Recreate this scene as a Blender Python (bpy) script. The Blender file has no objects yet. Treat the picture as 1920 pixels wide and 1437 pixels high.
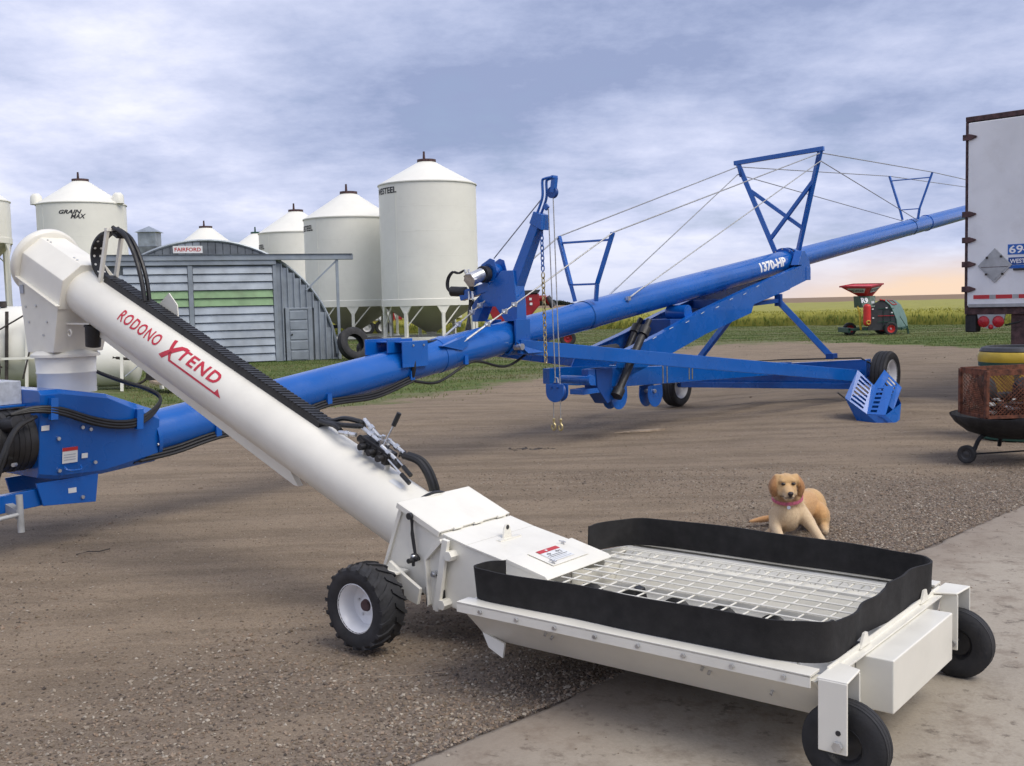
import bpy, bmesh, math, random
import numpy as np
from mathutils import Vector, Matrix
R_ = math.radians
random.seed(7); rng = np.random.default_rng(7)
scene = bpy.context.scene
COL = scene.collection

# ---------------- camera ----------------
cam_d = bpy.data.cameras.new("camera"); cam = bpy.data.objects.new("camera", cam_d); COL.objects.link(cam)
cam_d.sensor_width = 36.0; cam_d.lens = 1970.0 / 1920.0 * 36.0; cam_d.clip_end = 9000; cam_d.clip_start = 0.05
pit, rol = R_(4.28), R_(1.36)
fwd = Vector((0, math.cos(pit), -math.sin(pit))); r0 = Vector((1, 0, 0)); u0 = Vector((0, math.sin(pit), math.cos(pit)))
rt = r0 * math.cos(rol) - u0 * math.sin(rol); upv = u0 * math.cos(rol) + r0 * math.sin(rol)
m = Matrix((rt, upv, -fwd)).transposed().to_4x4(); m.translation = (0, 0, 1.6)
cam.matrix_world = m
scene.camera = cam

# ---------------- sky ----------------
SUN_EL, SUN_AZ = 52.0, 128.0           # azimuth clockwise from +Y (view direction)
wd = bpy.data.worlds.new("World"); scene.world = wd; wd.use_nodes = True
nt = wd.node_tree; nt.nodes.clear()
def wn(t, **k):
    n = nt.nodes.new(t)
    for a, b in k.items(): setattr(n, a, b)
    return n
def wl(a, b): nt.links.new(a, b)
def wm(op, a, b=None, c=None, clamp=False):
    n = wn('ShaderNodeMath', operation=op); n.use_clamp = clamp
    for i, q in enumerate((a, b, c)):
        if q is None: continue
        if isinstance(q, (int, float)): n.inputs[i].default_value = q
        else: wl(q, n.inputs[i])
    return n.outputs[0]
def wmix(f, a, b):
    n = wn('ShaderNodeMix', data_type='RGBA')
    for i, q in ((0, f), (6, a), (7, b)):
        if isinstance(q, (int, float)): n.inputs[i].default_value = q
        elif isinstance(q, tuple): n.inputs[i].default_value = (*q, 1)
        else: wl(q, n.inputs[i])
    return n.outputs[2]
out = wn('ShaderNodeOutputWorld'); bg = wn('ShaderNodeBackground'); wl(bg.outputs[0], out.inputs[0])
sky = wn('ShaderNodeTexSky', sky_type='NISHITA'); sky.sun_disc = False
sky.sun_elevation = R_(SUN_EL); sky.sun_rotation = R_(SUN_AZ); sky.dust_density = 2.0
tc = wn('ShaderNodeTexCoord'); sp = wn('ShaderNodeSeparateXYZ'); wl(tc.outputs['Generated'], sp.inputs[0])
X, Y, Z = sp.outputs
zp = wm('MAXIMUM', Z, 0.0)
den = wm('ADD', zp, 0.20)
cb = wn('ShaderNodeCombineXYZ'); wl(wm('DIVIDE', X, den), cb.inputs[0]); wl(wm('DIVIDE', Y, den), cb.inputs[1])
def wnoise(scale, det, rough, dist, loc, sc=(1, 1, 1)):
    mp = wn('ShaderNodeMapping'); wl(cb.outputs[0], mp.inputs[0]); mp.inputs['Location'].default_value = loc; mp.inputs['Scale'].default_value = sc
    n = wn('ShaderNodeTexNoise'); wl(mp.outputs[0], n.inputs['Vector'])
    n.inputs['Scale'].default_value = scale; n.inputs['Detail'].default_value = det; n.inputs['Roughness'].default_value = rough; n.inputs['Distortion'].default_value = dist
    return n.outputs[0]
n1 = wnoise(0.50, 3, 0.5, 0.0, (-8.1, 2.3, 7), (1, 1.0, 1))
n2 = wnoise(1.75, 7, 0.64, 0.0, (2.2, 4.7, 9), (1.0, 1.0, 1))
nn = wm('ADD', wm('MULTIPLY', n1, 0.56), wm('MULTIPLY', n2, 0.44))
rp = wn('ShaderNodeValToRGB'); wl(nn, rp.inputs[0])
els = rp.color_ramp.elements
els[0].position = 0.39; els[0].color = (0.195, 0.235, 0.365, 1)
els[1].position = 0.625; els[1].color = (0.56, 0.57, 0.655, 1)
for p, c in ((0.45, (0.275, 0.315, 0.45, 1)), (0.54, (0.405, 0.435, 0.565, 1))):
    e = els.new(p); e.color = c
skys = wn('ShaderNodeMix', data_type='RGBA', blend_type='MULTIPLY'); skys.inputs[0].default_value = 1.0
wl(sky.outputs[0], skys.inputs[6]); skys.inputs[7].default_value = (0.085, 0.085, 0.085, 1)
# thin breaks where the clear evening sky shows through
gap = wm('MULTIPLY', wm('SUBTRACT', 0.43, n2, clamp=True), 3.0, clamp=True)
base = wmix(wm('MULTIPLY', gap, 0.5), rp.outputs[0], skys.outputs[2])
# bright hazy band low over the whole horizon, thicker cloud sheet above it
lowb = wm('SUBTRACT', 1.0, wm('MULTIPLY', zp, 12.0), clamp=True)
base2 = wmix(wm('MULTIPLY', lowb, 0.55), base, (0.33, 0.365, 0.48))
# evening glow low in the west (right of view), under the cloud edge
azr = wm('ADD', wm('MULTIPLY', X, 0.60), wm('MULTIPLY', Y, 0.80))
gaz = wm('MULTIPLY', wm('SUBTRACT', azr, 0.88), 9.0, clamp=True)
gel = wm('SUBTRACT', 1.0, wm('MULTIPLY', wm('ADD', zp, wm('MULTIPLY', wm('SUBTRACT', n2, 0.5), 0.035)), 22.0), clamp=True)
gl = wm('MULTIPLY', wm('POWER', gaz, 1.2), wm('POWER', gel, 1.1))
base3 = wmix(wm('MULTIPLY', gl, 1.7, clamp=True), base2, (0.58, 0.44, 0.335))
wl(base3, bg.inputs[0]); bg.inputs[1].default_value = 0.94

# ---------------- sun behind thick cloud ----------------
sl = bpy.data.lights.new("sun", 'SUN'); so = bpy.data.objects.new("sun", sl); COL.objects.link(so)
sl.energy = 1.5; sl.angle = R_(40); sl.color = (1.0, 0.93, 0.82)
d = Vector((math.sin(R_(SUN_AZ)) * math.cos(R_(SUN_EL)), math.cos(R_(SUN_AZ)) * math.cos(R_(SUN_EL)), math.sin(R_(SUN_EL))))
so.rotation_euler = d.to_track_quat('Z', 'Y').to_euler(); so.location = d * 60

scene.view_settings.view_transform = 'Standard'; scene.view_settings.look = 'None'
scene.view_settings.gamma = 1.0; scene.view_settings.exposure = 0.85; scene.view_settings.use_curve_mapping = False
scene.render.engine = 'CYCLES'
scene.cycles.use_light_tree = False; scene.cycles.adaptive_threshold = 0.02; wd.cycles.sampling_method = 'MANUAL'; wd.cycles.sample_map_resolution = 256
scene.cycles.max_bounces = 5; scene.cycles.diffuse_bounces = 3; scene.cycles.glossy_bounces = 2; scene.cycles.transmission_bounces = 2; scene.cycles.caustics_reflective = False; scene.cycles.caustics_refractive = False

# ---------------- material helpers ----------------
def nmat(name):
    mt = bpy.data.materials.new(name); mt.use_nodes = True
    return mt, mt.node_tree, mt.node_tree.nodes['Principled BSDF']
def N(t, typ, **k):
    n = t.nodes.new(typ)
    for a, b in k.items(): setattr(n, a, b)
    return n
def noise(t, scale, det=4, rough=.55, vec=None, dist=0):
    n = N(t, 'ShaderNodeTexNoise'); n.inputs['Scale'].default_value = scale; n.inputs['Detail'].default_value = det
    n.inputs['Roughness'].default_value = rough; n.inputs['Distortion'].default_value = dist
    if vec is not None: t.links.new(vec, n.inputs['Vector'])
    return n.outputs[0]
def ramp(t, src, stops):
    n = N(t, 'ShaderNodeValToRGB'); t.links.new(src, n.inputs[0]); e = n.color_ramp.elements
    while len(e) < len(stops): e.new(0.5)
    for q, (p, c) in zip(e, stops):
        q.position = p; q.color = (*c, 1) if isinstance(c, tuple) else (c, c, c, 1)
    return n.outputs[0]
def mixc(t, f, a, b, mode='MIX'):
    n = N(t, 'ShaderNodeMix', data_type='RGBA', blend_type=mode)
    for i, q in ((0, f), (6, a), (7, b)):
        if isinstance(q, (int, float)): n.inputs[i].default_value = q
        elif isinstance(q, tuple): n.inputs[i].default_value = (*q, 1)
        else: t.links.new(q, n.inputs[i])
    return n.outputs[2]
def mth(t, op, a, b=0.0, clamp=False):
    n = N(t, 'ShaderNodeMath', operation=op); n.use_clamp = clamp
    for i, q in enumerate((a, b)):
        if isinstance(q, (int, float)): n.inputs[i].default_value = q
        else: t.links.new(q, n.inputs[i])
    return n.outputs[0]
def bump(t, bs, h, strength, dist):
    b = N(t, 'ShaderNodeBump'); b.inputs['Strength'].default_value = strength; b.inputs['Distance'].default_value = dist
    t.links.new(h, b.inputs['Height']); t.links.new(b.outputs[0], bs.inputs['Normal'])
def objco(t): return N(t, 'ShaderNodeTexCoord').outputs['Object']
def geopos(t): return N(t, 'ShaderNodeNewGeometry').outputs['Position']
M = {}
def paint(key, col, rough=.35, metal=0, var=.08, vscale=6, dirt=0.0, dirtcol=(.20, .155, .11), coat=0.0, bmp=0.0, bscale=60):
    mt, t, b = nmat(key); co = objco(t)
    n = noise(t, vscale, 3, .6, co)
    c2 = tuple(max(0, q * (1 - var * 2)) for q in col); c3 = tuple(min(1, q * (1 + var)) for q in col)
    c = ramp(t, n, [(0.3, c2), (0.7, c3)])
    if dirt:
        dn = noise(t, 3.5, 5, .7, co)
        dm = ramp(t, dn, [(0.52, 0.0), (0.78, dirt)])
        c = mixc(t, dm, c, dirtcol)
    t.links.new(c, b.inputs['Base Color'])
    rn = ramp(t, noise(t, vscale * 3, 2, .6, co), [(0.3, max(.05, rough - .07)), (0.7, min(1, rough + .12))])
    t.links.new(rn, b.inputs['Roughness']); b.inputs['Metallic'].default_value = metal
    b.inputs['Coat Weight'].default_value = coat
    if bmp: bump(t, b, noise(t, bscale, 3, .5, co), bmp, .004)
    M[key] = mt; return mt
paint('white_paint', (.79, .765, .675), .36, dirt=.10, var=.035, coat=.12, vscale=3)
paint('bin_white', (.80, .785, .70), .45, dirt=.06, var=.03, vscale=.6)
paint('blue_paint', (.004, .105, .43), .24, var=.07, dirt=.03, coat=.35, vscale=1.2)
paint('blue_dark', (.004, .055, .25), .4, var=.1, dirt=.05)
paint('rubber', (.022, .022, .024), .72, var=.25, dirt=.25, dirtcol=(.10, .085, .07), bmp=.3, bscale=90)
paint('skirt_rubber', (.013, .012, .012), .85, var=.25, dirt=.10, dirtcol=(.06, .055, .05), bmp=.15, bscale=140)
paint('hose', (.012, .012, .013), .45, var=.2)
paint('black_metal', (.02, .02, .022), .45, var=.3, dirt=.15)
paint('zinc', (.62, .63, .64), .32, metal=.85, var=.12, vscale=20)
paint('steel_cable', (.42, .42, .41), .45, metal=.6, var=.15, vscale=40)
paint('yellow_zinc', (.52, .43, .22), .38, metal=.6, var=.2, vscale=30)
paint('rim_white', (.80, .80, .80), .38, var=.04, dirt=.15, coat=.1)
paint('rim_grey', (.66, .66, .67), .4, var=.08, dirt=.25)
paint('red_decal', (.52, .022, .045), .45, var=.04)
paint('white_decal', (.82, .82, .82), .45, var=.03)
paint('black_decal', (.03, .03, .032), .5, var=.1)
paint('sticker', (.72, .73, .72), .45, var=.04)
paint('sticker_red', (.50, .03, .035), .45, var=.04)
paint('label_grey', (.42, .45, .50), .5, var=.12, vscale=25)
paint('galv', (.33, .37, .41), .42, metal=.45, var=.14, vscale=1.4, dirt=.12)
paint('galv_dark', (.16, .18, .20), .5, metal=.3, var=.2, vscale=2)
paint('green_panel', (.24, .38, .20), .6, var=.14, vscale=1.5, dirt=.25)
paint('red_mach', (.33, .012, .02), .4, var=.15, vscale=3, dirt=.2)
paint('red_bright', (.60, .03, .025), .4, var=.08, dirt=.1)
paint('green_mach', (.008, .055, .035), .45, var=.2, dirt=.12)
paint('green_tarp', (.10, .19, .16), .55, var=.15, vscale=1.2, dirt=.2, dirtcol=(.25, .25, .22))
paint('yellow_plastic', (.52, .36, .03), .42, var=.12, dirt=.2)
paint('dark_plastic', (.035, .037, .042), .5, var=.2, dirt=.15)
paint('green_plastic', (.012, .06, .04), .45, var=.15)
paint('trailer_white', (.78, .79, .80), .5, var=.06, vscale=1.2, dirt=.14)
paint('rust_trim', (.085, .045, .045), .75, var=.35, vscale=12, bmp=.3)
paint('rust_mesh', (.15, .05, .025), .8, var=.4, vscale=18, bmp=.4)
paint('char', (.018, .018, .02), .7, var=.4, vscale=8, bmp=.4)
paint('ash', (.40, .40, .38), .85, var=.35, vscale=22, bmp=.5)
paint('placard', (.40, .41, .41), .5, metal=.2, var=.12, vscale=8)
paint('lamp_red', (.42, .012, .02), .25, var=.1)
paint('tan_wood', (.36, .28, .20), .8, var=.2, vscale=14, bmp=.4)
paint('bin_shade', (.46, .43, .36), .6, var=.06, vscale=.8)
paint('pan_grey', (.46, .455, .43), .5, var=.12, vscale=5, dirt=.2)
paint('dark_wood', (.06, .05, .045), .8, var=.3)
paint('pink', (.62, .16, .24), .7, var=.15, vscale=60)
paint('truck_white', (.74, .74, .74), .5, var=.06, dirt=.15)
paint('glass_dark', (.02, .025, .03), .1, var=.1)

# ---------------- mesh builder ----------------
def V(*a): return np.array(a, float)
def unit(v): v = np.array(v, float); return v / max(np.linalg.norm(v), 1e-12)
def frame(d, up=(0, 0, 1)):
    d = unit(d); up = np.array(up, float)
    if abs(d @ unit(up)) > .995: up = V(1, 0, 0) if abs(d[0]) < .9 else V(0, 1, 0)
    s = unit(np.cross(d, up)); u = np.cross(s, d)
    return d, s, u
class MB:
    def __init__(s): s.v = []; s.f = []
    def add(s, vs, fs):
        o = len(s.v); s.v += [tuple(map(float, q)) for q in vs]; s.f += [tuple(i + o for i in q) for q in fs]; return s
    def hexa(s, p):      # 8 points: bottom 4, top 4
        return s.add(p, [(3, 2, 1, 0), (4, 5, 6, 7), (0, 1, 5, 4), (1, 2, 6, 5), (2, 3, 7, 6), (3, 0, 4, 7)])
    def box(s, lo, hi):
        x0, y0, z0 = lo; x1, y1, z1 = hi
        return s.hexa([(x0, y0, z0), (x1, y0, z0), (x1, y1, z0), (x0, y1, z0), (x0, y0, z1), (x1, y0, z1), (x1, y1, z1), (x0, y1, z1)])
    def cbox(s, c, sz, rz=0, M3=None):
        hx, hy, hz = (q / 2 for q in sz); P = []
        for z in (-hz, hz):
            for x, y in ((-hx, -hy), (hx, -hy), (hx, hy), (-hx, hy)):
                q = V(x, y, z)
                if M3 is not None: q = M3 @ q
                elif rz: q = V(x * math.cos(rz) - y * math.sin(rz), x * math.sin(rz) + y * math.cos(rz), z)
                P.append(np.array(c) + q)
        return s.hexa(P)
    def beam(s, p, q, w, h, up=(0, 0, 1), w2=None, h2=None):
        p = np.array(p, float); q = np.array(q, float); d, sd, u = frame(q - p, up); w2 = w2 or w; h2 = h2 or h; P = []
        for c, a, b in ((p, w, h), (q, w2, h2)):
            P += [c - sd * a / 2 - u * b / 2, c + sd * a / 2 - u * b / 2, c + sd * a / 2 + u * b / 2, c - sd * a / 2 + u * b / 2]
        return s.hexa(P)
    def cyl(s, p, q, r, r2=None, n=14, caps=True):
        p = np.array(p, float); q = np.array(q, float); d, a, b = frame(q - p); r2 = r if r2 is None else r2
        vs = [c + (a * math.cos(2 * math.pi * i / n) + b * math.sin(2 * math.pi * i / n)) * rr for c, rr in ((p, r), (q, r2)) for i in range(n)]
        fs = [(i, (i + 1) % n, n + (i + 1) % n, n + i) for i in range(n)]
        if caps: fs += [tuple(range(n))[::-1], tuple(range(n, 2 * n))]
        return s.add(vs, fs)
    def path(s, pts, r, n=8, closed=False):
        pts = [np.array(p, float) for p in pts]; k = len(pts); rs = r if isinstance(r, (list, tuple)) else [r] * k
        vs = []; prev = None
        for i, p in enumerate(pts):
            t = unit((pts[(i + 1) % k] if (closed or i < k - 1) else p) - (pts[i - 1] if (closed or i) else p))
            if prev is None: _, a, b = frame(t)
            else:
                a = unit(prev - t * (prev @ t)); b = np.cross(t, a)
            prev = a
            vs += [p + (a * math.cos(2 * math.pi * j / n) + b * math.sin(2 * math.pi * j / n)) * rs[i] for j in range(n)]
        fs = []
        for i in range(k if closed else k - 1):
            i2 = (i + 1) % k
            fs += [(i * n + j, i * n + (j + 1) % n, i2 * n + (j + 1) % n, i2 * n + j) for j in range(n)]
        if not closed: fs += [tuple(range(n))[::-1], tuple(range((k - 1) * n, k * n))]
        return s.add(vs, fs)
    def prism(s, poly, fn, w0, w1):
        k = len(poly); vs = [fn(u, v, w0) for u, v in poly] + [fn(u, v, w1) for u, v in poly]
        return s.add(vs, [(i, (i + 1) % k, k + (i + 1) % k, k + i) for i in range(k)] + [tuple(range(k))[::-1], tuple(range(k, 2 * k))])
    def lathe(s, prof, p, ax, n=24, closed=False, ref=(0, 0, 1)):
        p = np.array(p, float); d, a, b = frame(ax, ref); k = len(prof); vs = []
        for i in range(n):
            e = a * math.cos(2 * math.pi * i / n) + b * math.sin(2 * math.pi * i / n)
            vs += [p + e * r + d * h for r, h in prof]
        fs = []
        for i in range(n):
            i2 = (i + 1) % n
            for j in range(k if closed else k - 1):
                j2 = (j + 1) % k; fs.append((i * k + j, i2 * k + j, i2 * k + j2, i * k + j2))
        return s.add(vs, fs)
    def band(s, pts, w, th, wdir):     # flat strip of width w along wdir, thickness th
        pts = [np.array(p, float) for p in pts]; wd_ = unit(wdir); k = len(pts); vs = []
        for i, p in enumerate(pts):
            t = unit(pts[min(i + 1, k - 1)] - pts[max(i - 1, 0)]); nn_ = unit(np.cross(t, wd_))
            vs += [p - wd_ * w / 2 - nn_ * th / 2, p + wd_ * w / 2 - nn_ * th / 2, p + wd_ * w / 2 + nn_ * th / 2, p - wd_ * w / 2 + nn_ * th / 2]
        fs = [(i * 4 + j, i * 4 + (j + 1) % 4, i * 4 + 4 + (j + 1) % 4, i * 4 + 4 + j) for i in range(k - 1) for j in range(4)]
        fs += [(3, 2, 1, 0), tuple((k - 1) * 4 + j for j in range(4))]
        return s.add(vs, fs)
    def ball(s, c, r, n=12, m=8):
        r = (r, r, r) if isinstance(r, (int, float)) else r; c = np.array(c, float); vs = [c + V(0, 0, r[2])]
        for i in range(1, m):
            th = math.pi * i / m
            vs += [c + V(r[0] * math.sin(th) * math.cos(2 * math.pi * j / n), r[1] * math.sin(th) * math.sin(2 * math.pi * j / n), r[2] * math.cos(th)) for j in range(n)]
        vs.append(c - V(0, 0, r[2])); fs = [(0, 1 + j, 1 + (j + 1) % n) for j in range(n)]
        for i in range(m - 2):
            fs += [(1 + i * n + j, 1 + (i + 1) * n + j, 1 + (i + 1) * n + (j + 1) % n, 1 + i * n + (j + 1) % n) for j in range(n)]
        L = len(vs) - 1; o = 1 + (m - 2) * n; fs += [(o + (j + 1) % n, o + j, L) for j in range(n)]
        return s.add(vs, fs)
    def torus(s, c, ax, R, r, n=14, k=6, sx=1.0, dirx=None):
        d, a, b = frame(ax) if dirx is None else (unit(ax), unit(dirx), np.cross(unit(ax), unit(dirx)))
        return s.path([np.array(c) + a * math.cos(2 * math.pi * i / n) * R * sx + b * math.sin(2 * math.pi * i / n) * R for i in range(n)], r, k, True)
    def each(s, name, mat, parent=None, **k): return build_each(s, name, mat, parent, **k)
    def build(s, name, mat, parent=None, smooth=32, bevel=0.0, seg=2, recalc=True, tri_text=False):
        me = bpy.data.meshes.new(name); me.from_pydata(s.v, [], s.f)
        if recalc:
            bm = bmesh.new(); bm.from_mesh(me); bmesh.ops.recalc_face_normals(bm, faces=bm.faces); bm.to_mesh(me); bm.free()
        me.validate()
        if smooth: me.shade_smooth(); me.set_sharp_from_angle(angle=R_(smooth))
        if mat: me.materials.append(M[mat])
        o = bpy.data.objects.new(name, me); COL.objects.link(o)
        if parent is not None: o.parent = parent
        if bevel:
            b = o.modifiers.new('bevel', 'BEVEL'); b.width = bevel; b.segments = seg; b.limit_method = 'ANGLE'; b.angle_limit = R_(40); b.harden_normals = True
        return o
def build_each(mb, name, mat, parent=None, **k):      # one object for every separate piece of mb
    n = len(mb.v); par = list(range(n))
    def f(x):
        while par[x] != x: par[x] = par[par[x]]; x = par[x]
        return x
    for q in mb.f:
        for i in q[1:]: par[f(i)] = f(q[0])
    g = {}
    for i in range(n): g.setdefault(f(i), []).append(i)
    P = np.array(mb.v); G_ = [(P[q].min(0) - .004, P[q].max(0) + .004, q) for q in g.values()]; pp = list(range(len(G_)))
    def h(x):
        while pp[x] != x: x = pp[x]
        return x
    for i in range(len(G_)):
        for j in range(i):
            if (G_[i][0] <= G_[j][1]).all() and (G_[j][0] <= G_[i][1]).all(): pp[h(i)] = h(j)
    out = {}
    for i, q in enumerate(G_): out.setdefault(h(i), []).extend(q[2])
    res = []
    for ids in out.values():
        mp = {v: i for i, v in enumerate(ids)}; m = MB(); m.v = [mb.v[v] for v in ids]; m.f = [tuple(mp[v] for v in q) for q in mb.f if q[0] in mp]
        res.append(m.build(name, mat, parent, **k))
    return res
def tag(o, label, cat, group=None, kind=None):
    if label: o['label'] = label
    if cat: o['category'] = cat
    if group: o['group'] = group
    if kind: o['kind'] = kind
    return o
def thing(name, label, cat, loc=(0, 0, 0), rz=0.0, group=None):
    o = bpy.data.objects.new(name, None); COL.objects.link(o); o.location = loc; o.rotation_euler = (0, 0, rz); o.empty_display_size = .2
    return tag(o, label, cat, group)
def copy_tree(o, parent=None):
    c = o.copy(); COL.objects.link(c)
    c.parent = parent
    for ch in list(o.children): copy_tree(ch, c)
    return c
def text_geo(body, size=1.0, shear=0.0, bold=0.0, space=1.0):
    cu = bpy.data.curves.new('txt', 'FONT'); cu.body = body; cu.size = size; cu.shear = shear; cu.offset = bold; cu.space_character = space
    cu.resolution_u = 3; cu.fill_mode = 'FRONT'
    ob = bpy.data.objects.new('txt', cu); COL.objects.link(ob)
    dg = bpy.context.evaluated_depsgraph_get(); dg.update(); me = bpy.data.meshes.new_from_object(ob.evaluated_get(dg))
    bm = bmesh.new(); bm.from_mesh(me); bmesh.ops.triangulate(bm, faces=bm.faces)
    bmesh.ops.remove_doubles(bm, verts=bm.verts, dist=1e-5)
    bpy.data.objects.remove(ob); bpy.data.curves.remove(cu); bpy.data.meshes.remove(me)
    return bm
def cut_rows(bm, lo, hi, step, axis=1):
    k = lo + step
    while k < hi:
        no = [0, 0, 0]; no[axis] = 1; co = [0, 0, 0]; co[axis] = k
        bmesh.ops.bisect_plane(bm, geom=bm.verts[:] + bm.edges[:] + bm.faces[:], plane_co=co, plane_no=no); k += step
def fit_text(bm, w, h):
    xs = [v.co.x for v in bm.verts]; ys = [v.co.y for v in bm.verts]
    x0, x1, y0, y1 = min(xs), max(xs), min(ys), max(ys)
    for v in bm.verts: v.co.x = (v.co.x - x0) / (x1 - x0) * w; v.co.y = (v.co.y - y0) / (y1 - y0) * h
def map_bm(bm, fn): return [fn(v.co.x, v.co.y) for v in bm.verts], [tuple(v.index for v in f.verts) for f in bm.faces]
def text_part(name, body, w, h, fn, mat, parent, shear=0.0, bold=0.0, space=1.0, step=None):
    bm = text_geo(body, 1.0, shear, bold, space); fit_text(bm, w, h)
    if step: cut_rows(bm, 0, h, step, 1); cut_rows(bm, 0, w, step * 3, 0)
    bm.verts.index_update(); vs, fs = map_bm(bm, fn); bm.free()
    return MB().add(vs, fs).build(name, mat, parent, smooth=0, recalc=False)
def spline(pts, k=8):
    pts = [np.array(p, float) for p in pts]; P = [2 * pts[0] - pts[1]] + pts + [2 * pts[-1] - pts[-2]]; o = []
    for i in range(1, len(P) - 2):
        for j in range(k):
            t = j / k; a, b, c, d = P[i - 1:i + 3]
            o.append(.5 * ((2 * b) + (-a + c) * t + (2 * a - 5 * b + 4 * c - d) * t * t + (-a + 3 * b - 3 * c + d) * t ** 3))
    return o + [pts[-1]]
def wheel(parent, c, ax, R, w, rr, rim='rim_white', tread='rib', nuts=5, name='wheel', dish=.25, hub=('zinc', .05), seg=40):
    c = np.array(c, float); ax = unit(ax); h = w / 2; rw = h * .86
    rim_m = MB().lathe([(rr * 1.0, rw), (rr * 1.03, rw * .98), (rr * .97, rw * .9), (rr * .86, rw * .5), (rr * .80, rw * dish), (rr * .45, rw * (dish - .08)), (rr * .30, rw * (dish + .1)), (0.001, rw * (dish + .1)),
                       (0.001, -rw * .3), (rr * .8, -rw * .3), (rr * .95, -rw * .9), (rr * 1.0, -rw)], c, ax, 32)
    wo = rim_m.build(name, rim, parent, smooth=40)
    D = R - rr
    prof = [(rr * .985, -h * .80), (rr + D * .22, -h * .93), (rr + D * .55, -h), (rr + D * .82, -h * .93), (R * .985, -h * .74)]
    if tread == 'rib':
        for a, b in ((-.62, -.30), (-.22, .22), (.30, .62)): prof += [(R * .972, h * (a - .03)), (R, h * a), (R, h * b), (R * .972, h * (b + .03))]
    else: prof += [(R * .985, -h * .3), (R * .99, 0), (R * .985, h * .3)]
    prof += [(R * .985, h * .74), (rr + D * .82, h * .93), (rr + D * .55, h), (rr + D * .22, h * .93), (rr * .985, h * .80)]
    tm = MB().lathe(prof, c, ax, seg, closed=True)
    if tread == 'lug':
        d_, a_, b_ = frame(ax); nl = 19
        for sd in (-1, 1):
            for i in range(nl):
                P = []
                for j, (hh, da) in enumerate(((.03, 0), (.50, .16), (.98, .27))):
                    an = 2 * math.pi * (i + (.5 if sd > 0 else 0)) / nl + da
                    for e in (-.045, .045):
                        for r_ in (R * (.965 if j < 2 else .88), R * (1.035 if j < 2 else .985)):
                            P.append(c + (a_ * math.cos(an + e) + b_ * math.sin(an + e)) * r_ + d_ * sd * hh * h)
                tm.add(P, [(0, 1, 5, 4), (2, 6, 7, 3), (1, 3, 7, 5), (0, 4, 6, 2), (4, 5, 9, 8), (6, 10, 11, 7), (5, 7, 11, 9), (4, 8, 10, 6), (0, 2, 3, 1), (8, 9, 11, 10)])
    tm.build('tyre', 'rubber', wo, smooth=28)
    d_, a_, b_ = frame(ax)
    for i in range(nuts):
        an = 2 * math.pi * i / nuts + .3; q = c + (a_ * math.cos(an) + b_ * math.sin(an)) * rr * .52 + ax * rw * (dish - .06)
        MB().cyl(q, q + ax * R * .035, rr * .055, n=6).build('lug_nut', 'zinc', wo, smooth=0)
    if hub:
        q = c + ax * rw * (dish + .08); MB().cyl(q, q + ax * R * .07, rr * .26, rr * .22, n=18).build('hub_cap', hub[0], wo)
    return wo
# ================= ground, yard, fields =================
def gh(x, y):
    x = np.asarray(x, float); y = np.asarray(y, float)
    z = .115 * np.exp(-((x - 5.39) ** 2 + (y - 15.2) ** 2) / (2 * 1.15 ** 2)) - .135 * np.exp(-((x - 2.745) ** 2 + (y - 17.4) ** 2) / (2 * 1.15 ** 2))
    far = np.clip((y - 8) / 6, 0, 1)
    z = z + far * (.018 * np.sin(x * .9 + y * .35) * np.sin(y * .7 - x * .3) + .014 * np.sin((y - x * .35) * 2.6) + .010 * np.sin((y - x * .33) * 6.1 + 1.5 * np.sin(x * .4)))
    return z
EX = np.array([-60, -30, -12, -3.1, -2.4, -1.2, 1.0, 1.9, 3.8, 6.7, 8.8, 10.6, 12, 13.3, 14.5, 20, 60]); EY = np.array([14, 14.5, 15.5, 17, 18.2, 19.3, 23.6, 26.2, 30.8, 37.5, 38.3, 37.8, 36, 32.6, 30, 26, 20])
def grass_d(x, y): return y - np.interp(x, EX, EY)
def conc_d(x, y): return (y - x - 3.99) / math.sqrt(2)     # >0 on the dirt side
def vnoise(x, y, s, seed=0):
    x = np.asarray(x) * s + seed * 17.3; y = np.asarray(y) * s - seed * 9.1; xi = np.floor(x); yi = np.floor(y); fx = x - xi; fy = y - yi
    fx = fx * fx * (3 - 2 * fx); fy = fy * fy * (3 - 2 * fy)
    h = lambda a, b: np.modf(np.abs(np.sin(a * 127.1 + b * 311.7 + seed) * 43758.5453))[0]
    return (h(xi, yi) * (1 - fx) + h(xi + 1, yi) * fx) * (1 - fy) + (h(xi, yi + 1) * (1 - fx) + h(xi + 1, yi + 1) * fx) * fy
def fbm(x, y, s, seed=0): return .55 * vnoise(x, y, s, seed) + .3 * vnoise(x, y, s * 2.1, seed + 3) + .15 * vnoise(x, y, s * 4.3, seed + 7)
def gravel_m(x, y):
    e = conc_d(x, y); m_ = np.clip(1.15 - e / 1.75, 0, 1) * np.clip((fbm(x, y, .8, 2) - .25) * 3.0, .10, 1) * np.clip(.55 + (x + 2.2) / 2.2, .3, 1)
    lw = np.clip((fbm(x, y, .33, 5) - .42) * 4, 0, 1) * .22 * np.clip(1.2 - e / 6, 0, 1)
    return np.clip(np.maximum(m_, lw), 0, 1)
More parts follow.
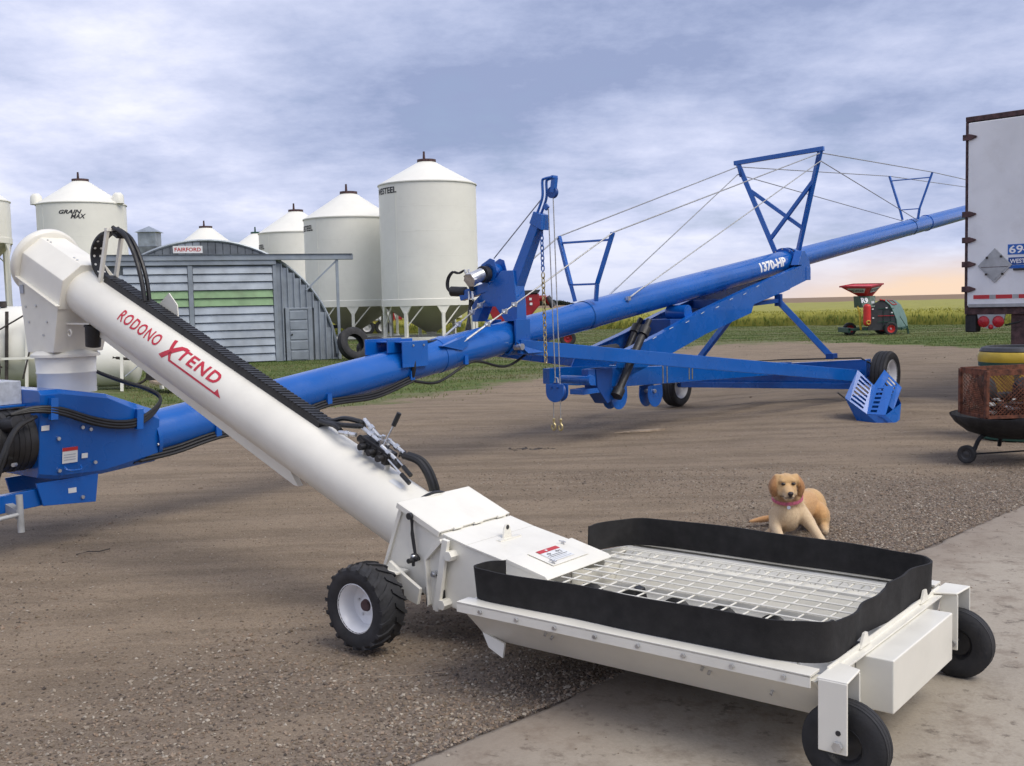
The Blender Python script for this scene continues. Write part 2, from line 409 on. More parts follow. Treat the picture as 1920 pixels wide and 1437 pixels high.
def mesh_np(name, v, f, mat, attrs=None, parent=None, smooth=True):
    me = bpy.data.meshes.new(name); me.from_pydata(v.tolist() if hasattr(v, 'tolist') else v, [], f.tolist() if hasattr(f, 'tolist') else f)
    for k, a in (attrs or {}).items():
        if a.ndim == 1: at = me.attributes.new(k, 'FLOAT', 'POINT'); at.data.foreach_set('value', a.astype(np.float32))
        else: at = me.attributes.new(k, 'FLOAT_COLOR', 'POINT'); at.data.foreach_set('color', np.c_[a, np.ones(len(a))].astype(np.float32).ravel())
    if smooth: me.shade_smooth()
    me.materials.append(M[mat]); o = bpy.data.objects.new(name, me); COL.objects.link(o)
    if parent: o.parent = parent
    return o
def attr(t, name, col=False):
    n = N(t, 'ShaderNodeAttribute'); n.attribute_name = name; return n.outputs['Color' if col else 'Fac']
def mapped(t, vec, sc=(1, 1, 1), rz=0):
    n = N(t, 'ShaderNodeMapping'); t.links.new(vec, n.inputs[0]); n.inputs['Scale'].default_value = sc; n.inputs['Rotation'].default_value = (0, 0, rz); return n.outputs[0]

mt, t, b = nmat('yard_dirt'); P = geopos(t)
big = noise(t, .35, 3, .6, P); mid = noise(t, 2.2, 6, .65, P); fine = noise(t, 26, 4, .7, P)
strk = noise(t, 1.0, 5, .6, mapped(t, P, (.55, 3.4, 1), R_(-16)))
c = ramp(t, mid, [(.28, (.140, .103, .069)), (.5, (.245, .187, .128)), (.72, (.325, .254, .18))])
c = mixc(t, .35, c, ramp(t, big, [(.32, (.165, .122, .082)), (.66, (.315, .245, .172))]))
c = mixc(t, .46, c, ramp(t, strk, [(.40, (.098, .072, .049)), (.56, (.30, .232, .163))]))
c = mixc(t, ramp(t, fine, [(.55, 0.0), (.72, .45)]), c, (.30, .245, .18))
mic = noise(t, 120, 3, .75, P); c = mixc(t, .36, c, ramp(t, mic, [(.32, (.06, .045, .03)), (.5, (.235, .18, .125)), (.68, (.46, .385, .29))]))
c = mixc(t, ramp(t, noise(t, 55, 3, .6, P), [(.30, .6), (.42, 0.0)]), c, (.085, .065, .05))
gm = attr(t, 'gravel'); vor = N(t, 'ShaderNodeTexVoronoi'); vor.inputs['Scale'].default_value = 48; t.links.new(P, vor.inputs['Vector'])
gc = mixc(t, .6, ramp(t, fine, [(.3, (.13, .105, .09)), (.7, (.30, .26, .23))]), ramp(t, vor.outputs['Distance'], [(.05, (.30, .25, .21)), (.6, (.10, .08, .068))]))
c = mixc(t, mth(t, 'MULTIPLY', gm, .8), c, gc)
# greens growing in
gn = noise(t, .55, 5, .7, P); gf = noise(t, 5, 4, .7, P)
ga = mth(t, 'ADD', attr(t, 'grass'), mth(t, 'MULTIPLY', mth(t, 'SUBTRACT', gn, .5), 2.4))
gmask = ramp(t, ga, [(.30, 0.0), (.62, 1.0)])
gcol = ramp(t, gf, [(.3, (.065, .10, .026)), (.55, (.115, .145, .045)), (.8, (.20, .185, .085))])
gcol = mixc(t, ramp(t, noise(t, .25, 6, .6, mapped(t, P, (.4, 1.6, 1))), [(.45, 0.0), (.68, .75)]), gcol, (.20, .165, .11))
c = mixc(t, gmask, c, gcol)
fcol = ramp(t, noise(t, .02, 6, .6, mapped(t, P, (.3, 3, 1))), [(.35, (.20, .135, .085)), (.65, (.26, .185, .12))])
c = mixc(t, attr(t, 'far'), c, fcol)
t.links.new(c, b.inputs['Base Color']); b.inputs['Roughness'].default_value = .95; b.inputs['Specular IOR Level'].default_value = .2
hh = mth(t, 'ADD', mth(t, 'ADD', mth(t, 'MULTIPLY', fine, .4), mth(t, 'MULTIPLY', mic, .22)), mth(t, 'ADD', mth(t, 'MULTIPLY', mid, 1.2), mth(t, 'MULTIPLY', strk, 1.4)))
bump(t, b, hh, .9, .034); M['yard_dirt'] = mt

xs = np.unique(np.concatenate([[-3000, -1200, -500, -200, -100, -60], np.arange(-40, -6, .6), np.arange(-6, 9, .2), np.arange(9, 40, .6), [45, 60, 100, 200, 500, 1200, 3000]]))
ys = np.unique(np.concatenate([[-200, -60, -20, -5], np.arange(0, 22, .2), np.arange(22, 70, .7), np.arange(70, 150, 5), [150, 170, 200, 260, 350, 500, 800, 1300, 2200, 4500]]))
gx, gy = np.meshgrid(xs, ys); nx_, ny_ = len(xs), len(ys); gxr, gyr = gx.ravel(), gy.ravel()
gz = gh(gxr, gyr) * (gyr < 60)
ce = conc_d(gxr, gyr); gz = gz - .05 * np.clip(-ce / .3, 0, 1) - .012
ii = np.arange(nx_ * ny_).reshape(ny_, nx_); gf_ = np.stack([ii[:-1, :-1], ii[:-1, 1:], ii[1:, 1:], ii[1:, :-1]], -1).reshape(-1, 4)
go = mesh_np('ground', np.c_[gxr, gyr, gz], gf_, 'yard_dirt', {'grass': np.clip(.5 + grass_d(gxr, gyr) / 4.0, -1.2, 1.6), 'far': np.clip((gyr - 120) / 40, 0, 1), 'gravel': gravel_m(gxr, gyr)})
tag(go, None, None, kind='structure')

# concrete apron
mt, t, b = nmat('concrete'); P = geopos(t)
c = ramp(t, noise(t, 1.3, 8, .65, P), [(.28, (.255, .215, .163)), (.5, (.345, .298, .232)), (.75, (.405, .358, .286))])
c = mixc(t, .25, c, ramp(t, noise(t, 90, 3, .6, P), [(.3, (.20, .18, .15)), (.7, (.40, .36, .31))]))
c = mixc(t, ramp(t, noise(t, 4.5, 7, .75, P), [(.50, 0.0), (.64, .55)]), c, (.15, .11, .077))
c = mixc(t, ramp(t, noise(t, 9, 5, .7, mapped(t, P, (1, 1, 1), .7)), [(.57, 0.0), (.66, .7)]), c, (.09, .068, .05))
dd = attr(t, 'edge'); c = mixc(t, mth(t, 'MULTIPLY', ramp(t, mth(t, 'ADD', dd, mth(t, 'MULTIPLY', noise(t, 3, 6, .7, P), .5)), [(.40, 1.0), (.75, 0.0)]), .5), c, (.19, .145, .108))
t.links.new(c, b.inputs['Base Color']); b.inputs['Roughness'].default_value = .88
bump(t, b, mth(t, 'ADD', noise(t, 60, 4, .6, P), mth(t, 'MULTIPLY', noise(t, 5, 5, .6, P), 1.5)), .35, .008); M['concrete'] = mt
D1 = V(1, 1, 0) / math.sqrt(2); D2 = V(1, -1, 0) / math.sqrt(2); E0 = V(0, 3.99, 0)
va, vb, es = [], [], []
L_ = np.arange(-6, 13, .12); W_ = np.array([0, .01, .04, .15, .4, .8, 1.5, 3, 6, 12])
jit = (fbm(L_, L_ * 0, 1.6, 4) - .5) * .09 + (fbm(L_, L_ * 0, 7, 1) - .5) * .035
cv = []; 
for i, l in enumerate(L_):
    for j, w in enumerate(W_):
        p = E0 + D1 * l + D2 * (w - jit[i] * max(0, 1 - w / .8)); p[2] = (-.03, -.002, .004, .006, .006, .006, .006, .006, .006, .006)[j]; cv.append(p); es.append(min(1, w / 1.2))
ci = np.arange(len(cv)).reshape(len(L_), len(W_)); cf = np.stack([ci[:-1, :-1], ci[1:, :-1], ci[1:, 1:], ci[:-1, 1:]], -1).reshape(-1, 4)
co_ = mesh_np('concrete_apron', np.array(cv), cf, 'concrete', {'edge': np.array(es)}); tag(co_, None, None, kind='structure')

# loose gravel (uncountable): one mesh
def stones(name, px, py, pz, sz, cols, mat='gravel'):
    n = len(px)
    base_v = np.array([(1, 0, 0), (0, 1, 0), (-1, 0, 0), (0, -1, 0), (0, 0, 1), (.55, .55, .55), (-.5, .6, .5), (-.55, -.5, .55), (.5, -.6, .5)], float)
    base_f = np.array([(0, 1, 5), (1, 2, 6), (2, 3, 7), (3, 0, 8), (0, 5, 8), (1, 6, 5), (2, 7, 6), (3, 8, 7), (4, 8, 5), (4, 5, 6), (4, 6, 7), (4, 7, 8)])
    nv = len(base_v); v = np.repeat(base_v[None], n, 0) * rng.uniform(.7, 1.25, (n, nv, 1))
    v[..., 0] *= rng.uniform(.8, 1.5, (n, 1)); v[..., 2] *= rng.uniform(.6, 1.05, (n, 1))
    a = rng.uniform(0, 6.28, (n, 1)); x = v[..., 0] * np.cos(a) - v[..., 1] * np.sin(a); y = v[..., 0] * np.sin(a) + v[..., 1] * np.cos(a)
    tl = rng.uniform(-.35, .35, (n, 1)); z = v[..., 2] + x * tl
    v = np.stack([x, y, z], -1) * sz[:, None, None] + np.stack([px, py, pz], -1)[:, None, :]
    f = (base_f[None] + (np.arange(n) * nv)[:, None, None]).reshape(-1, 3)
    o = mesh_np(name, v.reshape(-1, 3), f, mat, {'tint': np.repeat(cols, nv, 0)}, smooth=False); return o
mt, t, b = nmat('gravel'); P = geopos(t)
c = mixc(t, .35, attr(t, 'tint', True), ramp(t, noise(t, 220, 3, .6, P), [(.3, (.12, .10, .085)), (.7, (.42, .38, .34))]), 'OVERLAY')
t.links.new(c, b.inputs['Base Color']); b.inputs['Roughness'].default_value = .85; M['gravel'] = mt
pal = np.array([(.21, .165, .13), (.28, .225, .18), (.15, .12, .10), (.24, .18, .135), (.32, .28, .235), (.20, .158, .115), (.40, .365, .32), (.115, .095, .082), (.27, .205, .155), (.24, .20, .16)])
def scatter(n, x0, x1, y0, y1, dens, seed):
    g = np.random.default_rng(seed); x = g.uniform(x0, x1, n); y = g.uniform(y0, y1, n); k = g.uniform(0, 1, n) < dens(x, y); return x[k], y[k], g
gx1, gy1, g_ = scatter(400000, -3.2, 5.2, 2.6, 10.0, lambda x, y: gravel_m(x, y) * (conc_d(x, y) > -.02) * np.clip(1.5 - (y - 3) / 8, .25, 1), 11)
s1 = g_.uniform(.0036, .0088, len(gx1)) * np.where(g_.uniform(0, 1, len(gx1)) < .05, 1.7, 1)
gx2, gy2, g2 = scatter(60000, -6, 8, 2.6, 15, lambda x, y: .75 * (conc_d(x, y) > 0.02), 12); s2 = g2.uniform(.002, .0075, len(gx2))
gx3, gy3, g3 = scatter(2600, -1, 5.5, 2.4, 9, lambda x, y: (conc_d(x, y) < 0) * np.exp(conc_d(x, y) * 2.2), 13); s3 = g3.uniform(.0025, .006, len(gx3))
X_ = np.r_[gx1, gx2, gx3]; Y_ = np.r_[gy1, gy2, gy3]; S_ = np.r_[s1, s2, s3]
zb = np.where(conc_d(X_, Y_) > 0, gh(X_, Y_) - .0115, .006)
pk_ = rng.integers(0, len(pal), len(X_)); pk_[len(gx1):] = np.where(np.isin(pk_[len(gx1):], (2, 7)), 1, pk_[len(gx1):])
cols = pal[pk_] * np.array([1.0, .98, .92]) * rng.uniform(.75, 1.2, (len(X_), 1))
gr = stones('gravel', X_, Y_, zb, S_, cols); tag(gr, 'loose grey and brown gravel spread along the concrete edge', 'gravel', kind='stuff')
# dirt clods on the churned part of the yard
cx, cy, g4 = scatter(2200, -9, 17, 8.5, 31, lambda x, y: np.clip((fbm(x, y, .5, 9) - .40) * 4, 0, 1) * (grass_d(x, y) < .5), 14)
cs = g4.uniform(.006, .017, len(cx)) * np.where(g4.uniform(0, 1, len(cx)) < .08, 1.8, 1)
cl = stones('dirt_clods', cx, cy, gh(cx, cy) - .018, cs, np.tile([.155, .115, .078], (len(cx), 1)) * rng.uniform(.6, 1.5, (len(cx), 1)))
tag(cl, 'dark clods of churned dirt lying about the yard', 'dirt clods', kind='stuff')

# grass blades
mt, t, b = nmat('grass_blade'); c = attr(t, 'tint', True); t.links.new(c, b.inputs['Base Color']); b.inputs['Roughness'].default_value = .7
b.inputs['Specular IOR Level'].default_value = .25; M['grass_blade'] = mt
def blades(name, x, y, z, h, w, cols, lean=.35, mat='grass_blade', zr=None):
    n = len(x); a = rng.uniform(0, 6.28, n); dx, dy = np.cos(a) * w / 2, np.sin(a) * w / 2; la = rng.uniform(0, 6.28, n); ll = rng.uniform(0, lean, n) * h
    v = np.empty((n, 3, 3)); v[:, 0] = np.stack([x - dx, y - dy, z], -1); v[:, 1] = np.stack([x + dx, y + dy, z], -1); v[:, 2] = np.stack([x + np.cos(la) * ll, y + np.sin(la) * ll, z + h], -1)
    f = np.arange(n * 3).reshape(n, 3)
    return mesh_np(name, v.reshape(-1, 3), f, mat, {'tint': np.repeat(cols, 3, 0)}, smooth=False)
bx_, by_, g5 = scatter(420000, -16, 26, 16, 62, lambda x, y: np.clip(.5 + grass_d(x, y) / 3 + (fbm(x, y, .45, 6) - .5) * 2.6, 0, 1) * np.clip(1.35 - (y - 16) / 50, .3, 1) * (np.abs(x - y * .25) < y * .62), 21)
gp = np.array([(.055, .105, .022), (.08, .13, .03), (.115, .15, .042), (.16, .165, .06), (.23, .20, .10)])
gk = np.clip((fbm(bx_, by_, .3, 8) * 5 + g5.uniform(-1.2, 1.2, len(bx_))), 0, 4).astype(int)
bl = blades('grass', bx_, by_, gh(bx_, by_) * (by_ < 60) - .015, g5.uniform(.02, .055, len(bx_)), g5.uniform(.012, .03, len(bx_)), gp[gk] * g5.uniform(.75, 1.2, (len(bx_), 1)))
tag(bl, 'short green lawn grass and weeds behind the blue auger', 'grass', kind='stuff')

# flowering crop
mt, t, b = nmat('crop_mass'); P = geopos(t)
c = ramp(t, noise(t, .9, 7, .7, mapped(t, P, (.5, 1.4, 1))), [(.3, (.20, .20, .034)), (.55, (.28, .265, .045)), (.75, (.34, .31, .055))])
t.links.new(c, b.inputs['Base Color']); b.inputs['Roughness'].default_value = .9; M['crop_mass'] = mt
def crop_edge(x): return np.interp(x, [-200, -40, 0, 4.5, 11, 16.5, 23, 60, 200], [66, 66, 64, 63, 63, 60, 55, 44, 30])
cxs = np.unique(np.r_[-400, -250, -150, np.arange(-80, 100, 1.2), 150, 250, 400, 600]); cys = np.unique(np.r_[0, .02, np.arange(.5, 16, .8), np.arange(16, 110, 5)])
ca, cb_ = np.meshgrid(cxs, cys); cax = ca.ravel(); cay = (crop_edge(ca) + cb_ * (145 - crop_edge(ca)) / 109).ravel() if False else (crop_edge(ca) + cb_).ravel()
cz = np.where(cb_.ravel() == 0, 0, np.minimum(.62 + .22 * (fbm(cax, cay, 1.1, 3)), .9) * np.clip(cb_.ravel() * 20 + .2, 0, 1)) + np.clip(cb_.ravel() / 60, 0, .12)
k_ = np.arange(len(cax)).reshape(len(cys), len(cxs)); cfx = np.stack([k_[:-1, :-1], k_[:-1, 1:], k_[1:, 1:], k_[1:, :-1]], -1).reshape(-1, 4)
cr = mesh_np('crop', np.c_[cax, cay, cz], cfx, 'crop_mass'); tag(cr, 'wide field of flowering yellow green crop reaching the horizon', 'crop field', kind='stuff')
n = 150000; qx = rng.uniform(-34, 70, n); qd = rng.uniform(0, 1, n) ** 2.2 * 38; qy = crop_edge(qx) + qd - .12; keep = np.abs(qx) < qy * .62 + 4; qx, qy, qd = qx[keep], qy[keep], qd[keep]
ty = rng.uniform(0, 1, len(qx)) < .55
qc = np.where(ty[:, None], np.array([.16, .20, .038]), np.array([.33, .315, .05])) * rng.uniform(.8, 1.2, (len(qx), 1))
qz = np.where(ty, rng.uniform(0, .45, len(qx)), rng.uniform(.58, .80, len(qx))); qh = np.where(ty, rng.uniform(.15, .3, len(qx)), rng.uniform(.04, .12, len(qx)))
cbk = blades('crop_stalks', qx, qy, qz, qh, rng.uniform(.03, .07, len(qx)), qc, .6); tag(cbk, 'leafy green stalks with yellow heads at the near crop edge', 'crop', kind='stuff')
# far belt of trees on the horizon
tb = []; 
n = 2600; tx = rng.uniform(20, 48, n); hgt = 3.6 * (.55 + .6 * fbm(tx, tx * 0, .22, 3)) * np.clip((48 - tx) / 8, .25, 1); tz = rng.uniform(0, 1, n) * hgt
fb = blades('far_trees', tx, 800 + rng.uniform(-6, 6, n), tz, rng.uniform(.5, 1.3, n), rng.uniform(.6, 1.5, n), np.tile([.03, .042, .03], (n, 1)) * rng.uniform(.6, 1.3, (n, 1)), 1.0)
tag(fb, 'dark distant tree belt low on the horizon', 'trees', kind='stuff')
# ================= white transfer auger =================
# local frame: x = along the machine from pan end to discharge head, y = toward the near side, z up; L(s, c, z) with c measured to the far side
tA = R_(38.6)
WA = thing('transfer_auger', 'long white transfer auger with black rubber skirted pan lying on the concrete', 'auger', (1.068, 3.319, .006), math.atan2(math.sin(tA), -math.cos(tA)))
def L(s, c, z): return V(s, -c, z)
def Lp(u, v, w): return L(u, w, v)          # profile in (s,z) extruded over c
al = math.atan(.413); T_ = V(math.cos(al), 0, math.sin(al)); N_ = V(-math.sin(al), 0, math.cos(al)); NEAR = V(0, 1, 0)
A0 = L(2.2, .62, .346)
def ax(t, n=0.0, near=0.0): return A0 + T_ * t + N_ * n + NEAR * near
S2T = 1 / math.cos(al)
def ts(s): return (s - 2.2) * S2T
RW = .167
tube = MB().lathe([(RW - .006, ts(2.45)), (RW, ts(2.45)), (RW, ts(5.60)), (RW - .006, ts(5.60))], A0, T_, 64, closed=True).build('tube', 'white_paint', WA, smooth=40)
# lower stiffener rail
MB().prism([(ts(3.33), -RW - .075), (ts(3.36), -RW - .085), (ts(5.42), -RW - .06), (ts(5.42), -RW + .02), (ts(3.45), -RW + .02), (ts(3.40), -RW - .03)], lambda u, v, w: ax(u, v, w), -.02, .02).build('lower_rail', 'white_paint', WA, bevel=.003)
# flange and gasket at the lower end
for nm, mt_, t0, t1, rr in (('flange', 'white_paint', ts(2.445), ts(2.445) + .012, .208), ('gasket', 'hose', ts(2.445) + .014, ts(2.445) + .026, .216), ('flange', 'white_paint', ts(2.445) + .028, ts(2.445) + .040, .205)):
    MB().lathe([(.10, t0), (rr, t0), (rr, t1), (.10, t1)], A0, T_, 48, closed=True).build(nm, mt_, WA)
for i in range(10):
    a_ = 2 * math.pi * i / 10; q = ax(ts(2.445) + .04, math.cos(a_) * .19, math.sin(a_) * .19); MB().cyl(q, q + T_ * .012, .009, n=6).build('flange_bolt', 'zinc', tube, smooth=0)
# transition housing
hp = [(2.505, .268), (2.365, .615), (2.105, .510), (1.955, .474), (1.72, .428), (1.72, .17), (1.98, .150), (2.2, .190)]
hs = MB().prism(hp, Lp, .372, .868).build('housing', 'white_paint', WA, bevel=.006)
MB().prism([(1.74, .433), (1.72, .446), (1.505, .396), (1.488, .382), (1.492, .377), (1.72, .424)], Lp, .372, .884).build('cover_plate', 'white_paint', WA, bevel=.004)
for c in (.374, .874): MB().prism([(1.735, .436), (1.51, .390), (1.53, .33), (1.735, .28)], Lp, c, c + .008).build('cover_side', 'white_paint', WA)
# hinged lid with lipped edges
ld = MB(); ld.prism([(2.385, .641), (2.11, .528), (2.113, .519), (2.388, .632)], Lp, .355, .885)
ld.prism([(2.385, .641), (2.11, .528), (2.121, .502), (2.395, .615)], Lp, .352, .360); ld.prism([(2.385, .641), (2.11, .528), (2.121, .502), (2.395, .615)], Lp, .880, .888)
lid = ld.build('lid', 'white_paint', WA, bevel=.002)
MB().prism([(2.098, .5165), (1.955, .4815), (1.956, .476), (2.10, .511)], Lp, .365, .878).build('top_plate', 'white_paint', WA)
MB().prism([(1.953, .481), (1.735, .439), (1.736, .433), (1.954, .475)], Lp, .365, .878).build('top_plate', 'white_paint', WA)
for c in (.45, .60, .78): MB().cyl(L(2.104, c, .526), L(2.104, c + .06, .526), .007, n=10).build('hinge', 'white_paint', lid)
# arched flange ears beside the lid
for c in (.372, .868):
    MB().prism([(2.36, .61)] + [(2.375, .625), (2.395, .58), (2.455, .43), (2.515, .285), (2.50, .28), (2.44, .42), (2.38, .56)], Lp, c - .012, c).build('side_ear', 'white_paint', WA)
lg = MB(); prof = [(-.035, 0), (.035, 0), (.022, .055), (.010, .072), (-.010, .072), (-.022, .055)]
lg.prism(prof, lambda u, v, w: L(1.915 + w, .62 + u, .468 + v), -.005, .005)
lug = lg.build('lifting_lug', 'white_paint', WA, bevel=.002)
MB().cyl(L(1.908, .62, .525), L(1.922, .62, .525), .011, n=14).build('lug_hole', 'black_decal', lug)
MB().cbox(L(1.905, .62, .472), (.03, .16, .008)).build('weld_pad', 'white_paint', WA)
# warning plate on the cover
sl_c = (.446 - .396) / (1.72 - 1.505)
def cov(u, v, k=0.0): s = 1.50 + v; return L(s, u, .3975 + (s - 1.505) * sl_c + k)
MB().add([cov(.50, .05, .001), cov(.78, .05, .001), cov(.78, .20, .001), cov(.50, .20, .001), cov(.50, .05, .005), cov(.78, .05, .005), cov(.78, .20, .005), cov(.50, .20, .005)],
         [(0, 1, 2, 3), (4, 5, 6, 7), (0, 1, 5, 4), (1, 2, 6, 5), (2, 3, 7, 6), (3, 0, 4, 7)]).build('inspection_plate', 'white_paint', WA, bevel=.002)
def patch(name, mat, u0, u1, v0, v1, k, par):
    return MB().add([cov(u0, v0, k), cov(u1, v0, k), cov(u1, v1, k), cov(u0, v1, k)], [(0, 1, 2, 3)]).build(name, mat, par, smooth=0)
st = patch('warning_sticker', 'sticker', .545, .70, .075, .185, .0072, WA)
patch('sticker_header', 'sticker_red', .545, .70, .158, .185, .0082, st)
for k in range(4): patch('sticker_line', 'black_decal' if k > 1 else 'label_grey', .556, .69 - .02 * (k % 2), .085 + k * .012, .0885 + k * .012, .0080, st)
for u0, u1, v0, v1 in ((.570, .600, .136, .141), (.583, .588, .128, .150), (.640, .668, .138, .143), (.650, .655, .132, .152), (.672, .677, .131, .147)): patch('sticker_mark', 'black_decal', u0, u1, v0, v1, .0080, st)
patch('sticker_triangle', 'sticker', .602, .616, .166, .178, .0088, st)
for u, v in ((.52, .065), (.76, .185)):
    q = cov(u, v, .005); MB().cyl(q, q + V(0, 0, .014), .007, n=6).beam(q + V(-.018, 0, .010), q + V(.018, .006, .014), .007, .004).build('wing_nut', 'zinc', WA)
# latch lever on the near side
ln = MB(); ln.path([L(2.29, .355, .575), L(2.286, .350, .50), L(2.272, .352, .40)], [.011, .009, .008], 8); ln.ball(L(2.268, .345, .385), .022, 10, 8)
ln.cyl(L(2.27, .30, .375), L(2.27, .375, .375), .012, n=10).cyl(L(2.27, .335, .345), L(2.27, .335, .405), .008, n=8).cyl(L(2.293, .335, .585), L(2.293, .376, .585), .017, n=12)
lv = ln.build('latch_lever', 'black_metal', WA)
MB().ball(L(2.266, .333, .392), .011, 8, 6).build('lever_bolt', 'zinc', lv)
# wheel mount bracket with diagonal strap
br_ = MB(); br_.prism([(2.085, .50), (2.19, .40), (2.185, .30), (2.175, .16), (2.15, .135), (2.10, .15), (2.11, .20), (2.07, .47)], Lp, .352, .372)
br_.prism([(2.085, .50), (2.075, .485), (2.18, .385), (2.19, .40)], Lp, .325, .355); br_.prism([(2.19, .40), (2.18, .395), (2.168, .17), (2.178, .16)], Lp, .325, .355)
br_.build('mount_bracket', 'white_paint', WA, bevel=.002)
MB().beam(L(2.055, .338, .50), L(2.125, .335, .15), .022, .035).build('strap', 'white_paint', WA, bevel=.003)
for s, z in ((2.035, .425), (2.085, .185)): MB().cyl(L(s, .32, z), L(s, .375, z), .026, n=6).build('hex_block', 'white_paint', WA, bevel=.002)
q = L(2.135, .325, .325); MB().cyl(q, q + V(0, -.03, 0), .016, n=6).cyl(q + V(0, .008, 0), q, .009, n=10).build('bracket_bolt', 'zinc', WA)
# holed gusset by the pan
MB().prism([(1.70, .40), (1.735, .42), (1.76, .37), (1.752, .25), (1.72, .235), (1.69, .25)], Lp, .20, .214).build('gusset', 'white_paint', WA, bevel=.002)
for z in (.355, .275): MB().cyl(L(1.722, .197, z), L(1.722, .217, z), .012, n=12).build('gusset_hole', 'label_grey', WA)
# transport wheels and axle
MB().beam(L(2.335, .13, .204), L(2.335, 1.11, .204), .06, .06).beam(L(2.16, .36, .20), L(2.16, .88, .20), .12, .09).build('axle', 'black_metal', WA, bevel=.004)
for c0, c1 in ((.10, .36), (.88, 1.14)):
    MB().prism([(2.20, .25), (2.30, .30), (2.40, .36), (2.44, .31), (2.34, .20), (2.22, .17)], Lp, c0 + .20 if c0 < .5 else c0, c0 + .22 if c0 < .5 else c0 + .02).beam(L(2.37, c0, .31), L(2.37, c1, .31), .09, .012).build('wheel_arm', 'white_paint', WA, bevel=.002)
wheel(WA, L(2.335, .075, .204), (0, 1, 0), .196, .165, .115, 'rim_white', 'lug', 5, dish=-.15, hub=('rust_trim', .03), seg=48)
wheel(WA, L(2.335, 1.165, .204), (0, -1, 0), .196, .165, .115, 'rim_white', 'lug', 5, dish=-.15, hub=('rust_trim', .03), seg=48)

# ---- intake pan ----
shell = [(-.066, .352), (.11, .168), (1.13, .168), (1.306, .352), (1.235, .352), (1.14, .235), (1.10, .196), (.14, .196), (.10, .235), (.005, .352)]
pan = MB().prism(shell, lambda u, v, w: L(w, u, v), .095, 1.62).build('pan', 'white_paint', WA, bevel=.002)
for s0, s1 in ((.088, .096), (1.612, 1.62)):
    MB().prism([(-.064, .350), (.11, .170), (1.13, .170), (1.304, .350)] if s0 < 1 else [(-.064, .350), (.11, .17), (.42, .17), (.42, .350)], lambda u, v, w: L(w, u, v), s0 - .002, s1 - .002).build('pan_end', 'white_paint', WA)
for c0, c1 in ((-.074, .004), (1.236, 1.314)):
    MB().box(L(.10, c1, .362), L(1.63, c0, .372)).box(L(.10, c0 + .007 if c0 < 0 else c1, .328), L(1.63, c0 if c0 < 0 else c1 - .007, .370)).build('rim_flange', 'white_paint', WA, bevel=.0015)
MB().prism([(1.625, .353), (1.655, .30), (1.64, .19), (1.59, .175), (1.56, .138), (1.52, .165), (1.515, .20), (1.56, .353)], Lp, -.040, -.030).build('pan_skid', 'white_paint', WA, bevel=.001) if False else None
MB().hexa([L(1.50, .075, .175), L(1.62, .075, .205), L(1.62, .085, .205), L(1.50, .085, .175), L(1.50, .06, .118), L(1.575, .06, .150), L(1.575, .07, .150), L(1.50, .07, .118)]).build('skid_foot', 'white_paint', WA)
MB().prism([(1.62, .352), (1.70, .378), (1.73, .28), (1.66, .19), (1.62, .17)], Lp, .02, .03).build('corner_gusset', 'white_paint', WA) if False else None
MB().hexa([L(1.62, -.06, .345), L(1.72, .372, .36), L(1.72, .372, .17), L(1.62, .11, .172), L(1.612, -.06, .345), L(1.712, .372, .36), L(1.712, .372, .17), L(1.612, .11, .172)]).build('pan_throat', 'white_paint', WA)
MB().hexa([L(1.62, 1.30, .345), L(1.72, .868, .36), L(1.72, .868, .17), L(1.62, 1.13, .172), L(1.612, 1.30, .345), L(1.712, .868, .36), L(1.712, .868, .17), L(1.612, 1.13, .172)]).build('pan_throat', 'white_paint', WA)
for i in range(8):
    s = 1.50 - i * .187
    for c, dy in ((-.0745, 1), (1.3145, -1)): q = L(s, c, .348); MB().cyl(q, q + V(0, .009 * dy, 0), .0085, n=6).build('rim_bolt', 'zinc', pan, smooth=0)
for s, z in ((1.21, .30), (1.19, .285), (.52, .30), (.50, .285), (.28, .25)):
    q = L(s, -.066 + (.352 - z) * .957, z); MB().cyl(q, q + V(0, .012, -.01), .006, n=8).build('skin_bolt', 'zinc', pan)
MB().box(L(.10, 1.09, .1965), L(1.60, .15, .1995)).build('pan_floor', 'pan_grey', WA)  # added grey plate, makes the pan floor darker than its white paint
# screw in the trough
sc = MB().cyl(L(.10, .62, .262), L(1.62, .62, .262), .018, n=12)
n_ = 190; vs = []; fs = []
for i in range(n_ + 1):
    s = .14 + 1.46 * i / n_; an = i / n_ * 2 * math.pi * 6.6 + 2.2
    for r_ in (.016, .062): vs.append(L(s, .62 + r_ * math.cos(an), .262 + r_ * math.sin(an)))
fs = [(2 * i, 2 * i + 1, 2 * i + 3, 2 * i + 2) for i in range(n_)]; sc.add(vs, fs)
sc.build('screw', 'black_metal', WA, recalc=False)
for c in (.20, 1.03): MB().box(L(.10, c + .035, .338), L(1.60, c - .035, .344)).build('grate_rail', 'white_paint', WA)
gt = MB(); r_ = .0036
for i in range(12): c = .13 + i * .0865; gt.cyl(L(.17, c, .374), L(1.49 if .34 < c < .9 else 1.56, c, .374), r_, n=6)
for i in range(15): s = .20 + i * .0955; gt.cyl(L(s, .10, .367), L(s, 1.115, .367), r_, n=6)
for c in (1.115, .10):
    gt.cyl(L(.17, c, .372), L(1.56, c, .372), r_, n=6).cyl(L(.17, c, .322), L(1.56, c, .322), r_, n=6)
    for i in range(28): gt.cyl(L(.2 + i * .048, c, .372 if i % 2 else .322), L(.2 + (i + 1) * .048, c, .322 if i % 2 else .372), .003, n=5)
gt.build('grate', 'white_paint', WA, smooth=40)
for s, z in ((1.15, .30), (.235, .305)): MB().beam(L(s, .62, z - .05), L(s + .01, .60, z + .05), .05, .03).build('hanger_bearing', 'black_metal', WA, bevel=.004)
